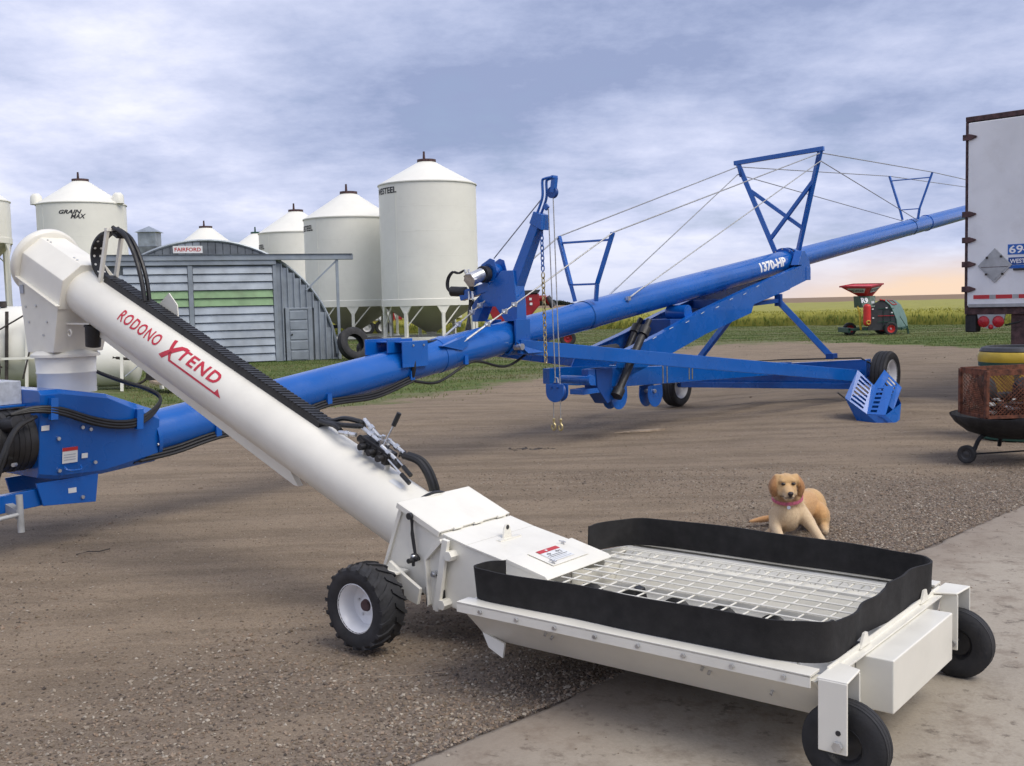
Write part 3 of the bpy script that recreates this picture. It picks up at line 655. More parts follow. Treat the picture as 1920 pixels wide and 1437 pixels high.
# rubber skirt
sk = spline([(1.545, .150), (1.575, .105), (1.600, .055), (1.585, .012), (1.53, -.004), (1.40, -.006), (1.1, .002), (.8, -.008), (.5, -.004), (.28, .0), (.17, .022), (.105, .07), (.088, .15), (.098, .28), (.112, .42), (.100, .54), (.086, .66), (.088, .78),
             (.094, .92), (.080, 1.06), (.094, 1.15), (.15, 1.205), (.26, 1.225), (.5, 1.232), (.8, 1.226), (1.1, 1.235), (1.4, 1.225), (1.53, 1.19), (1.60, 1.11), (1.64, 1.00), (1.655, .93)], 6)
vs = []; k = len(sk)
for i, p in enumerate(sk):
    tn = unit(sk[min(i + 1, k - 1)] - sk[max(i - 1, 0)]); nn_ = V(tn[1], -tn[0]); lean = .010 * math.sin(i * .21) + .006 * math.sin(i * .53 + 1)
    zt = .508 + .006 * math.sin(i * .13 + .5) - (.010 if 70 < i < 96 else 0)
    for off, z in ((-.0045, .374), (.0045, .374), (.0045, zt), (-.0045, zt)):
        o = off + (lean if z > .4 else 0); vs.append(L(p[0] + nn_[0] * o, p[1] + nn_[1] * o, z))
MB().add(vs, [(i * 4 + j, i * 4 + (j + 1) % 4, i * 4 + 4 + (j + 1) % 4, i * 4 + 4 + j) for i in range(k - 1) for j in range(4)] + [(3, 2, 1, 0), tuple(4 * (k - 1) + j for j in range(4))]).build('rubber_skirt', 'skirt_rubber', WA, smooth=50)
# end bar, clips, drive box
MB().prism([(.045, .352), (.082, .352), (.082, .378), (.076, .378), (.076, .359), (.045, .359)], Lp, .02, 1.22).build('end_bar', 'white_paint', WA, bevel=.001)
for c in (.335, 1.0): MB().prism([(c - .045, .362), (c + .05, .362), (c + .035, .385), (c + .022, .41), (c - .006, .41), (c - .022, .388)], lambda u, v, w: L(w, u, v), .068, .078).build('skirt_clip', 'white_paint', WA, bevel=.001)
MB().box(L(-.05, .962, .158), L(.085, .282, .348)).build('drive_box', 'white_paint', WA, bevel=.006, seg=3)
# caster forks and wheels
for sgn, c0 in ((1, 0.0), (-1, 1.24)):
    def C(s, k, z): return L(s, c0 + k * sgn, z)
    f = MB(); w_ = .006
    f.hexa([C(-.022, -.072, .13), C(.076, -.072, .13), C(.076, -.064, .13), C(-.022, -.064, .13), C(-.022, -.072, .366), C(.076, -.072, .366), C(.076, -.064, .366), C(-.022, -.064, .366)])
    f.hexa([C(-.022, -.070, .362), C(.080, -.070, .362), C(.085, .11, .362), C(-.01, .075, .362), C(-.022, -.070, .371), C(.080, -.070, .371), C(.085, .11, .371), C(-.01, .075, .371)])
    f.hexa([C(-.012, .064, .13), C(.06, .064, .13), C(.06, .072, .13), C(-.012, .072, .13), C(-.012, .064, .362), C(.06, .064, .362), C(.06, .072, .362), C(-.012, .072, .362)])
    fk = f.build('caster_fork', 'white_paint', WA, bevel=.007, seg=3)
    MB().cyl(C(.008, -.072, .158), C(.008, -.088, .158), .017, n=6).cyl(C(.008, .07, .158), C(.008, .085, .158), .015, n=6).cyl(C(.008, -.07, .158), C(.008, .07, .158), .009, n=10).build('axle_bolt', 'zinc', fk)
    MB().cyl(C(.008, -.0735, .20), C(.008, -.06, .20), .009, n=12).build('fork_hole', 'black_decal', fk)
    wheel(WA, C(.008, 0, .143), (0, 1 * sgn, 0), .143, .080, .066, 'black_metal', 'rib', 0, name='caster_wheel', dish=.3, hub=None, seg=44)

# ---- discharge head ----
def octo(r, k=.414): return [(r, k * r), (k * r, r), (-k * r, r), (-r, k * r), (-r, -k * r), (-k * r, -r), (k * r, -r), (r, -k * r)]
def hx(u, v, w): return ax(w, v, u)       # u toward near, v along N, w along axis
hd = MB().prism([(.205, .09), (.09, .205), (-.09, .205), (-.205, .09), (-.205, -.12), (.205, -.12)], hx, ts(5.575), ts(6.10)); 
head = hd.build('head', 'white_paint', WA, bevel=.006)
for sg in (1, -1): MB().prism([(.205 * sg, -.085), (.235 * sg, -.085), (.235 * sg, -.092), (.205 * sg, -.092)], hx, ts(5.56), ts(6.10)).build('seam_flange', 'white_paint', WA)
MB().lathe([(.0, ts(6.10)), (.235, ts(6.10)), (.252, ts(6.112)), (.252, ts(6.15)), (.235, ts(6.165)), (.17, ts(6.19)), (.0, ts(6.20))], A0, T_, 48).build('end_cap', 'white_paint', WA, smooth=60)
for t0 in (5.66, 5.70, 6.0, 6.04):
    q = ax(ts(t0), .205, .07); MB().cyl(q, q + N_ * .006, .007, n=8).build('head_screw', 'zinc', head)
# chute: from slanted underside to square collar
top_s = ((5.585, .205), (6.13, .205), (6.13, -.205), (5.585, -.205)); bot = ((5.755, .185), (6.115, .185), (6.115, -.185), (5.755, -.185))
tp = [ax(ts(s), -.085, y) for s, y in top_s]; bp = [L(s, .62 - y, 1.335) for s, y in bot]
ch = MB().add(bp + tp, [(3, 2, 1, 0), (4, 5, 6, 7), (0, 1, 5, 4), (1, 2, 6, 5), (2, 3, 7, 6), (3, 0, 4, 7)]).build('chute', 'white_paint', WA, bevel=.006)
for f_, g_ in ((.30, .35), (.55, .25), (.72, .55), (.42, .8), (.62, .85)):
    p = (bp[0] * (1 - g_) + bp[1] * g_) * (1 - f_) + (tp[0] * (1 - g_) + tp[1] * g_) * f_; MB().cyl(p, p + V(0, .007, 0), .008, n=8).build('chute_bolt', 'zinc', ch)
p = tp[1] * .8 + tp[0] * .1 + bp[1] * .1; MB().cbox(p + V(0, .004, -.03), (.05, .004, .06)).build('serial_plate', 'label_grey', ch)
MB().lathe([(.19, 1.30), (.232, 1.30), (.232, 1.318), (.215, 1.330), (.19, 1.345)], L(5.935, .62, 0), (0, 0, 1), 40).build('spout_ring', 'white_paint', WA)
MB().lathe([(.198, 1.045), (.198, 1.18), (.203, 1.185), (.203, 1.192), (.198, 1.197), (.206, 1.31), (.19, 1.31), (.19, 1.045)], L(5.935, .62, 0), (0, 0, 1), 48, closed=True).build('spout', 'white_paint', WA, smooth=50)
mo = MB().cyl(L(5.475, .58, 1.505), L(5.50, .585, 1.375), .055, .05, n=20).cyl(L(5.472, .58, 1.52), L(5.475, .58, 1.505), .062, n=20).build('hydraulic_motor', 'black_metal', WA)
MB().beam(L(5.72, .50, 1.535), L(5.45, .55, 1.53), .03, .012).build('motor_bracket', 'white_paint', WA)
MB().torus(L(5.64, .50, 1.47), (0, 1, 0), .022, .006, 14, 6).build('shackle', 'white_paint', WA)

# ---- hose carrier on the tube top ----
trk = MB(); cw = .078
trk.prism([(-cw / 2, RW - .006), (cw / 2, RW - .006), (cw / 2, RW + .040), (cw / 2 - .01, RW + .043), (-cw / 2 + .01, RW + .043), (-cw / 2, RW + .040)], hx, ts(3.27), ts(5.38))
car = trk.build('hose_carrier', 'hose', WA)
cl_ = MB(); nlink = 66
for i in range(nlink):
    t0 = ts(3.27) + i * .0335
    cl_.prism([(-cw / 2 - .004, t0), (cw / 2 + .004, t0 + .020), (cw / 2 + .004, t0 + .040), (-cw / 2 - .004, t0 + .020)], lambda u, v, w: ax(v, w, u), RW + .038, RW + .0465)
cl_.build('carrier_links', 'hose', car, smooth=0)
loop = spline([L(5.36, .62, 1.86), L(5.43, .62, 1.93), L(5.455, .62, 2.02), L(5.42, .62, 2.10), L(5.33, .62, 2.155), L(5.22, .62, 2.165), L(5.12, .62, 2.125)], 6)
loop = [p - V(0, 0, .03) for p in loop]
lo = MB().band(loop, .085, .016, (0, 1, 0)).build('carrier_loop', 'hose', WA)
for i in range(4, 24, 4):
    for k in (-.022, .022):
        tg = unit(loop[i + 1] - loop[i]); nn_ = unit(np.cross(tg, V(0, 1, 0))); q = loop[i] + V(0, k, 0)
        MB().cyl(q - nn_ * .0105, q + nn_ * .0105, .0085, n=10).build('carrier_hole', 'bin_white', lo)
MB().path(spline([L(5.20, .60, 2.165), L(5.06, .60, 2.10), L(4.96, .60, 1.97), L(4.90, .60, 1.82), L(4.875, .60, 1.70), L(4.86, .60, 1.60)], 6), .015, 8).path(spline([L(5.20, .635, 2.16), L(5.05, .635, 2.085), L(4.95, .635, 1.95), L(4.89, .635, 1.80), L(4.865, .635, 1.62)], 6), .014, 8).build('hose_bundle', 'hose', WA)
for c in (.565, .675): MB().beam(L(5.335, c, 1.80), L(5.21, c, 2.155), .02, .028).build('loop_stay', 'white_paint', WA)
MB().beam(L(5.21, .55, 2.15), L(5.21, .69, 2.15), .03, .02).build('loop_crossbar', 'white_paint', WA)
MB().prism([(ts(4.95), RW), (ts(4.72), RW), (ts(4.76), RW + .09), (ts(4.86), RW + .13)], lambda u, v, w: ax(u, v, w), -.085, -.078).build('guard_fin', 'white_paint', WA)
# ---- control valve ----
vb_ = MB(); B0 = ts(2.86)
vb_.prism([(-.03, RW + .035), (.03, RW + .035), (.03, RW + .10), (-.03, RW + .10)], hx, B0 - .10, B0 + .13)
for k in range(5): vb_.prism([(-.038, RW + .03), (.038, RW + .03), (.038, RW + .085), (-.038, RW + .085)], hx, B0 - .09 + k * .045, B0 - .062 + k * .045)
for k in range(3): vb_.cyl(ax(B0 - .06 + k * .07, RW + .06, .03), ax(B0 - .06 + k * .07, RW + .06, .075), .018, n=12)
vb_.cyl(ax(B0 - .10, RW + .065, 0), ax(B0 - .155, RW + .055, .0), .025, n=14).cyl(ax(B0 + .13, RW + .065, 0), ax(B0 + .165, RW + .065, 0), .02, n=12)
val = vb_.build('control_valve', 'black_metal', WA, bevel=.002)
for k in (-.08, .10): MB().beam(ax(B0 + k, RW - .004, .0), ax(B0 + k, RW + .04, .0), .03, .012, up=tuple(T_)).build('valve_foot', 'white_paint', WA)
ft = MB()
for t0, n0, y0, t1, n1, y1 in ((.16, .09, .035, .27, .055, .05), (.06, .12, -.03, .20, .155, -.04), (.02, .115, .0, .16, .13, .0), (-.03, .14, -.02, -.14, .12, -.03), (-.02, .11, .02, -.13, .085, .01), (.0, .10, .0, .0, .16, .0), (-.03, .10, -.02, -.03, .15, -.02), (.05, .10, -.03, .05, .13, -.03)):
    a_, b_ = ax(B0 + t0, RW + n0, y0), ax(B0 + t1, RW + n1, y1); ft.cyl(a_, b_, .0115, n=8).cyl(a_ * .6 + b_ * .4, a_ * .4 + b_ * .6, .017, n=6)
ft.each('hose_fitting', 'zinc', val)
lvr = MB().cyl(ax(B0 - .03, RW + .10, .02), ax(B0 - .04, RW + .24, -.01), .005, n=8).cyl(ax(B0 - .10, RW + .07, .03), ax(B0 - .26, RW + .045, .05), .005, n=8).cyl(ax(B0 - .10, RW + .09, .0), ax(B0 - .23, RW + .075, .02), .005, n=8).each('lever_rod', 'zinc', val)
lp = MB().cyl(ax(B0 - .04, RW + .235, -.008), ax(B0 - .046, RW + .31, -.02), .013, n=10).cyl(ax(B0 - .225, RW + .05, .045), ax(B0 - .30, RW + .038, .055), .012, n=10).cyl(ax(B0 - .20, RW + .078, .018), ax(B0 - .275, RW + .066, .03), .012, n=10).each('lever_grip', 'hose', val)
for y0 in (-.045, -.015): MB().path(spline([ax(B0 - .13, RW + .11, y0), ax(B0 - .24, RW + .11, y0 - .04), ax(B0 - .33, RW + .02, y0 - .07), ax(B0 - .36, RW - .10, y0 - .10), ax(B0 - .37, RW - .25, y0 - .12)], 6), .019, 8).build('hose', 'hose', WA)
for y0, t1 in ((.04, .27), (-.035, .19), (.0, .15)): MB().path(spline([ax(B0 + t1, RW + (.06 if y0 > 0 else .14), y0), ax(B0 + .33, RW + .065 + max(0, -y0), y0 * .9), ax(B0 + .44, RW + .035, y0 * .7), ax(B0 + .60, RW + .03, y0 * .6)], 6), .0145, 8).build('hose', 'hose', WA)
q0 = ax(ts(2.63), 0, 0)
def onw(t, ph, k=.002): return A0 + T_ * t + (RW + k) * (math.cos(ph) * N_ + math.sin(ph) * NEAR)
MB().add([onw(ts(2.70) - u * .09, R_(12) + v * .2, .0015) for v in (0, .5, 1) for u in (0, 1)], [(0, 1, 3, 2), (2, 3, 5, 4)]).build('tube_sticker', 'sticker', WA, smooth=0)
# ---- lettering on the tube ----
def wt(t0, ph0): return lambda x, y: onw(t0 - x, R_(ph0) - y / RW)
text_part('lettering_rodono', 'RODONO', .465, .081, wt(3.035, 69.5), 'red_decal', WA, shear=.08, bold=.018, space=1.14, step=.02)
text_part('lettering_tend', 'TEND', .415, .078, wt(2.365, 64), 'red_decal', WA, shear=.10, bold=.028, space=1.18, step=.02)
xm = bmesh.new()
def poly(bm, pts): bm.faces.new([bm.verts.new((x, y, 0)) for x, y in pts])
# stylised X with its tail running on as an underline arrow (x right, y up; baseline of the other letters at y = 0)
poly(xm, [(-.010, -.042), (.030, -.052), (.160, .064), (.205, .085), (.165, .088), (.125, .078)])
poly(xm, [(.030, .088), (.058, .094), (.085, .020), (.060, .010)])
poly(xm, [(.060, .010), (.085, .020), (.112, -.030), (.098, -.043)])
poly(xm, [(.098, -.043), (.112, -.030), (.585, -.034), (.600, -.046)])
poly(xm, [(.560, -.034), (.585, -.034), (.598, -.008), (.650, -.046), (.600, -.046)])
bmesh.ops.triangulate(xm, faces=xm.faces); cut_rows(xm, -.06, .10, .015, 1); xm.verts.index_update(); vs, fs = map_bm(xm, wt(2.515, 64)); xm.free()
MB().add(vs, fs).build('lettering_x', 'red_decal', WA, smooth=0, recalc=False)
# ================= blue grain auger =================
# local frame: x = along the tube toward the discharge end, y = left, z up; G(a, r, z) with r to the right (near side)
azB = R_(39.616)
BA = thing('grain_auger', 'long blue grain auger on wheels with cable mast and winch arm', 'auger', (.0123, 11.39, 0), math.pi / 2 - azB)
def G(a, r, z): return V(a, -r, z)
ZC, SLB = 1.265, .134
be = math.atan(SLB); TB = V(math.cos(be), 0, math.sin(be)); NB = V(-math.sin(be), 0, math.cos(be)); RGT = V(0, -1, 0)
B00 = V(0, 0, ZC)
def bx(a, n=0.0, r=0.0): return B00 + TB * (a / math.cos(be)) + NB * n + RGT * r
def Ga(u, v, w): return G(u, w, v)         # (a,z) profile extruded over r
def Gr(u, v, w): return G(w, u, v)         # (r,z) profile extruded over a
k_ = 1 / math.cos(be)
def tubeseg(a0, a1, r, name='tube'): return MB().lathe([(r - .008, a0 * k_), (r, a0 * k_), (r, a1 * k_), (r - .008, a1 * k_)], B00, TB, 56, closed=True).build(name, 'blue_paint', BA, smooth=40)
tubeseg(-4.42, 6.78, .170); tubeseg(6.86, 24.0, .156)
for a, r, w in ((-4.42, .205, .03), (-1.15, .176, .10), (6.74, .215, .03), (6.88, .205, .03), (13.4, .168, .03)):
    rg = MB().lathe([(.10, (a - w / 2) * k_), (r, (a - w / 2) * k_), (r, (a + w / 2) * k_), (.10, (a + w / 2) * k_)], B00, TB, 40, closed=True).build('collar', 'blue_paint', BA)
    if w < .05:
        for i in range(10):
            an = 2 * math.pi * i / 10; q = bx(a - w / 2, math.cos(an) * (r - .015), math.sin(an) * (r - .015)); MB().cyl(q - TB * .012, q, .011, n=6).build('collar_bolt', 'zinc', rg, smooth=0)
MB().lathe([(.15, 23.6 * k_), (.24, 23.6 * k_), (.24, 24.3 * k_), (.0, 24.3 * k_)], B00, TB, 24).build('discharge_head', 'blue_paint', BA)

# ---- intake hopper ----
secs = []
def sec(a, zt, zb, wt_, wb, ch):     # octagonal-ish section, right side positive
    return [G(a, wt_, zt - ch), G(a, wt_ - ch, zt), G(a, -wt_ + ch, zt), G(a, -wt_, zt - ch), G(a, -wb, zb + ch), G(a, -wb + ch * .8, zb), G(a, wb - ch * .8, zb), G(a, wb, zb + ch)]
secs = [sec(-5.40, 1.10, .50, .36, .27, .03), sec(-5.26, 1.10, .47, .36, .27, .03), sec(-4.92, 1.04, .46, .36, .25, .03), sec(-4.42, .872, .478, .20, .16, .07)]
vs = [p for s_ in secs for p in s_]; fs = [(8 * i + j, 8 * i + (j + 1) % 8, 8 * i + 8 + (j + 1) % 8, 8 * i + 8 + j) for i in range(3) for j in range(8)] + [tuple(range(8))[::-1], tuple(range(24, 32))]
hop = MB().add(vs, fs).build('intake_hopper', 'blue_paint', BA, smooth=20, bevel=.006)
MB().prism([(-5.40, .46), (-5.36, .30), (-4.98, .27), (-4.95, .47)], Ga, .215, .235).build('foot_plate', 'blue_paint', BA, bevel=.003)
MB().prism([(-5.40, .46), (-5.36, .30), (-4.98, .27), (-4.95, .47)], Ga, -.235, -.215).build('foot_plate', 'blue_paint', BA, bevel=.003)
MB().beam(G(-6.4, .12, .30), G(-5.3, .16, .36), .07, .12).build('hitch_tongue', 'blue_paint', BA, bevel=.006)
MB().cyl(G(-5.57, .34, .17), G(-5.57, .34, .42), .022, n=14).cyl(G(-5.80, .36, .28), G(-5.57, .34, .29), .015, n=12).beam(G(-5.57, .34, .29), G(-5.57, .10, .33), .05, .06).build('jack', 'placard', BA)
# gearbox / motor at the very end
gb = MB(); 
for i in range(7): gb.lathe([(.0, -.012), (.214 - .003 * (i % 2), -.014), (.214 - .003 * (i % 2), .014), (.0, .012)], G(-5.44 - .038 * i, .10, .76), (1, 0, 0), 28)
gb.cyl(G(-5.40, .10, .76), G(-5.70, .10, .76), .209, n=28).cyl(G(-5.70, .10, .76), G(-5.98, .10, .76), .12, n=20).cyl(G(-5.60, .26, .88), G(-5.57, .38, .90), .05, n=12)
gbx = gb.build('gearbox', 'black_metal', BA, smooth=30)
for a, r, z in ((-5.70, .20, .90), (-5.70, .26, .70), (-5.70, .18, .60), (-5.56, .30, .62), (-5.48, .30, .90)): MB().cyl(G(a, r, z), G(a - .03, r + .02, z), .014, n=6).build('gearbox_bolt', 'zinc', gbx)
for k in range(2): MB().path(spline([G(-5.46 + .02 * k, .37, .93), G(-5.60, .40 + .015 * k, .86), G(-5.72 + .02 * k, .42, .66), G(-5.78, .38, .42), G(-5.9, .34, .20)], 6), .016, 8).build('hose', 'hose', BA)
# box with lettering plates on top of the hopper
MB().box(G(-5.72, .10, 1.00), G(-5.40, -.30, 1.16)).build('control_box', 'label_grey', BA, bevel=.006)
MB().box(G(-5.76, .14, .985), G(-5.38, -.34, 1.00)).build('box_shelf', 'blue_paint', BA, bevel=.003)
MB().beam(G(-6.2, -.2, .86), G(-5.5, -.1, 1.03), .03, .05).build('stay', 'blue_paint', BA)
# hopper stickers
def hs_(u0, u1, z0, z1, mat, name, k=0.0, par=None):
    f = lambda u, z: G(u, .27 + (.36 - .27) * (z - .47) / .6 + .004 + k - max(0, u + 4.92) * .3, z)
    return MB().add([f(u0, z0), f(u1, z0), f(u1, z1), f(u0, z1)], [(0, 1, 2, 3)]).build(name, mat, par or BA, smooth=0)
s_ = hs_(-5.24, -5.13, .58, .69, 'sticker', 'hopper_sticker'); hs_(-5.24, -5.13, .665, .69, 'sticker_red', 'sticker_header', .002, s_)
for k in range(3): hs_(-5.23, -5.145, .60 + k * .018, .606 + k * .018, 'label_grey', 'sticker_line', .002, s_)
hs_(-5.10, -5.055, .60, .635, 'sticker', 'hopper_sticker'); hs_(-5.39, -5.335, .825, .86, 'sticker', 'hopper_sticker')
MB().add([G(-5.18, .237, .36), G(-5.12, .237, .36), G(-5.12, .237, .395), G(-5.18, .237, .395)], [(0, 1, 2, 3)]).build('hopper_sticker', 'sticker', BA, smooth=0)
for a, z in ((-5.27, .76), (-5.10, .82), (-5.04, .80), (-4.93, .83), (-5.26, .535), (-5.0, .56), (-5.08, .32)):
    q = G(a, .27 + .09 * (z - .47) / .6 + .002, z) if z > .4 else G(a, .236, z); MB().cyl(q, q + V(0, -.014, 0), .013, n=8).build('hopper_bolt', 'zinc', hop)
MB().path(spline([G(-5.23, .300, .56), G(-5.22, .33, .535), G(-5.13, .33, .53), G(-5.115, .30, .555)], 4), .008, 8).build('grab_handle', 'blue_paint', BA)
for y in range(3): MB().path(spline([G(-5.62, .33, .95), G(-5.45, .375, .99 - y * .012), G(-5.28, .39, .97 - y * .018), G(-5.05, .37, .885 - y * .02), G(-4.85, .335, .835 - y * .02), G(-4.66, .29, .83 - y * .02), G(-4.50, .255, .89 - y * .015), G(-4.42, .22, .96), G(-4.47, .12 + y * .02, 1.03), G(-4.62, .02 + y * .02, 1.10), G(-4.82, -.02, 1.20), G(-5.0, .06, 1.32), G(-5.06, .10, 1.40)], 6), .013, 8).build('hose', 'hose', BA)
for a, z in ((-5.32, 1.0), (-4.64, .86)): MB().prism([(a - .025, z + .045), (a + .025, z + .045), (a + .015, z - .10), (a - .035, z - .10)], Ga, .36 if a < -5 else .27, .40 if a < -5 else .31).build('hose_hook', 'blue_paint', BA)
def strip_hose(y0, sag):
    pts = []
    for i, (a, lo) in enumerate(((-4.66, 0), (-4.3, .02), (-3.9, 0), (-3.2, .03), (-2.75, 0), (-2.2, .055), (-1.72, 0))): pts.append(bx(a, -.10 - lo - .02 * y0, .150 - lo * .3 + .014 * y0))
    return spline(pts, 6)
for y0 in range(3): MB().path(strip_hose(y0, 0), .013, 8).build('hose', 'hose', BA)
MB().path(spline([bx(-1.72, -.12, .165), bx(-1.70, .0, .19), bx(-1.66, .12, .16), bx(-1.60, .20, .06)], 6), .020, 8).build('hose', 'hose', BA)
MB().path(spline([bx(-1.72, -.14, .15), bx(-1.35, -.23, .13), bx(-.95, -.13, .165), bx(-.75, -.14, .165), bx(-.3, -.28, .12), bx(.05, -.20, .15), bx(.25, -.10, .16)], 8), .014, 8).build('hose', 'hose', BA)
for a in (-3.9, -2.75, -1.72, -.95): MB().cbox(bx(a, -.085, .165), (.05, .03, .09)).build('hose_clip', 'blue_paint', BA)
# folded plate box on the tube
MB().box(G(-1.95, .10, 1.17), G(-1.62, .085, 1.30)).build('tool_box', 'blue_paint', BA, bevel=.004)
tb_ = MB(); tb_.box(G(-1.86, .205, 1.03), G(-1.52, .19, 1.275)).box(G(-1.86, .19, 1.262), G(-1.52, -.16, 1.275)).box(G(-2.0, -.15, 1.15), G(-1.52, -.165, 1.30)); tbx = tb_.build('hose_guard', 'blue_paint', BA, bevel=.004)
for a in (-1.72, -1.58): MB().cyl(G(a, .2, 1.235), G(a, .215, 1.235), .01, n=8).build('guard_bolt', 'zinc', tbx)
MB().prism([(-1.28, .115), (-.93, .155), (-.90, .06), (-1.0, .02)], lambda u, v, w: bx(u, v, w), .12, .185).build('cable_anchor', 'blue_paint', BA, bevel=.003)
MB().prism([(-1.28, .115), (-.93, .155), (-.90, .06), (-1.0, .02)], lambda u, v, w: bx(u, v, w), -.185, -.12).build('cable_anchor', 'blue_paint', BA, bevel=.003)

# ---- mast, forks and cables ----
TIPN, TIPF = G(6.62, .66, 3.83), G(6.62, -.72, 3.76)
mb_ = MB(); bn, bf = bx(6.95, .15, .16), bx(6.80, .15, -.16)
mast = MB().beam(bn, TIPN, .055, .075).beam(bf, TIPF, .055, .075).beam(TIPF + V(0, .06, .0), TIPN + V(0, -.05, .0), .06, .07).beam(bn * .78 + TIPN * .22, TIPF * .70 + bf * .30, .05, .06).beam(bf * .86 + TIPF * .14, TIPN * .70 + bn * .30, .05, .06).build('mast', 'blue_paint', BA, bevel=.006)
for tp_ in (TIPN, TIPF):
    sg = -1 if tp_ is TIPN else 1; MB().beam(tp_ + V(0, 0, .0), tp_ + V(0, -.06 * sg, -.22), .03, .05).build('sheave_bracket', 'blue_dark', BA, bevel=.004)
def fork(a, h, hw, r0_, w):
    pn, pf = bx(a, r0_, .15), bx(a, r0_, -.15); tn, tf = G(a, hw, h), G(a, -hw, h); kn, kf = bx(a, r0_ + .20, .19), bx(a, r0_ + .20, -.19)
    MB().beam(pn, kn, w, w * 1.1).beam(kn, tn, w, w * 1.1).beam(pf, kf, w, w * 1.1).beam(kf, tf, w, w * 1.1).beam(kn, kf, w * .5, w * .55).beam(tn * .86 + kn * .14, tf * .86 + kf * .14, w * .5, w * .6).build('cable_fork', 'blue_paint', BA, bevel=.004)
    MB().lathe([(r0_ + .012, (a - .07) * k_), (r0_ + .012, (a + .07) * k_)], B00, TB, 36).build('saddle', 'blue_paint', BA)
    return tn, tf
f1n, f1f = fork(1.40, 2.40, .39, .165, .043); f2n, f2f = fork(12.5, 3.98, .42, .152, .036)
for n_, (tp_, f1_, f2_, sr) in enumerate(((TIPN, f1n, f2n, .17), (TIPF, f1f, f2f, -.17))):
    t2 = tp_ + V(0, 0, -.06); anc = bx(-1.0, .09, sr)
    MB().cyl(anc, f1_, .0085, n=6).cyl(f1_, t2, .0085, n=6).cyl(t2, f2_, .0085, n=6).cyl(f2_, bx(20.5, .12, sr * .8), .0085, n=6).build('cable', 'steel_cable', BA)
    MB().cyl(bx(2.05, .10, sr), t2 + V(0, 0, -.12), .0075, n=6).cyl(t2 + V(0, 0, -.12), bx(12.55, .12, sr * .8), .0075, n=6).build('cable', 'steel_cable', BA)
    d_ = unit(f1_ - anc); MB().cyl(anc, anc + d_ * .42, .012, n=8).build('turnbuckle_rod', 'zinc', BA)
    tk = MB()
    for u in (.42, .70, .86): q = anc + d_ * u; tk.cyl(q - d_ * .035, q + d_ * .035, .02, n=8).cbox(q, (.03, .05, .05))
    tk.path([anc + d_ * .36, anc + d_ * .42 + V(0, .02, 0), anc + d_ * .52, anc + d_ * .42 - V(0, .02, 0)], .008, 6, True); tk.each('cable_clamp', 'zinc', BA)
    q = bx(2.05, .10, sr); d_ = unit(t2 - q); MB().cyl(q, q + d_ * .34, .011, n=8).cbox(q, (.06, .04, .05)).build('turnbuckle_rod', 'zinc', BA)

# ---- lift frame ----
def arm(r0_, r1_):
    p = [(1.50, .82), (1.62, .98), (2.58, 1.19), (3.45, 1.42), (4.9, 1.73), (6.80, 2.11), (6.98, 2.11), (7.0, 1.90), (6.25, 1.74), (5.05, 1.53), (4.97, 1.41), (3.66, 1.16), (2.64, .91), (1.7, .70)]
    m = MB().prism(p, Ga, r0_, r0_ + .012 * (1 if r1_ > r0_ else -1))
    lo, hi = sorted((r0_, r1_))
    for i in (1, 2, 3, 4):
        (a0, z0), (a1, z1) = p[i], p[i + 1]; m.hexa([G(a0, lo, z0), G(a1, lo, z1), G(a1, hi, z1), G(a0, hi, z0), G(a0, lo, z0 + .012), G(a1, lo, z1 + .012), G(a1, hi, z1 + .012), G(a0, hi, z0 + .012)])
    for i in range(8, 13):
        (a0, z0), (a1, z1) = p[i], p[i + 1]; m.hexa([G(a0, lo, z0), G(a1, lo, z1), G(a1, hi, z1), G(a0, hi, z0), G(a0, lo, z0 - .012), G(a1, lo, z1 - .012), G(a1, hi, z1 - .012), G(a0, hi, z0 - .012)])
    return m.build('lift_arm', 'blue_paint', BA, smooth=20)
an_ = arm(.33, .24); arm(-.33, -.24)
for i in range(8):
    a = 2.3 + i * .40; z = .98 + (a - 1.6) * .218 + .02 * (i % 2); MB().add([G(a, .3465, z), G(a + .09, .3465, z + .022), G(a + .09, .3465, z + .030), G(a, .3465, z + .008)], [(0, 1, 2, 3)]).build('reflection_mark', 'sticker', an_, smooth=0)
MB().beam(G(6.9, -.30, 1.97), G(6.9, .34, 1.97), .16, .20).build('arm_crosspiece', 'blue_paint', BA, bevel=.006)
MB().prism([(6.55, 2.10), (6.98, 2.10), (6.98, 2.16), (6.80, 2.32), (6.70, 2.32)], Ga, .20, .325).build('arm_saddle', 'blue_paint', BA, bevel=.004)
MB().box(G(2.9, .24, 1.15), G(3.6, -.24, 1.36)).build('arm_crossbox', 'blue_dark', BA, bevel=.006)
MB().cyl(G(3.35, -.05, 1.44), G(3.35, .24, 1.44), .10, n=20).build('pivot_drum', 'blue_paint', BA)
MB().box(G(4.3, .23, 1.48), G(5.2, -.23, 1.60)).build('arm_crossbox', 'blue_dark', BA, bevel=.006)
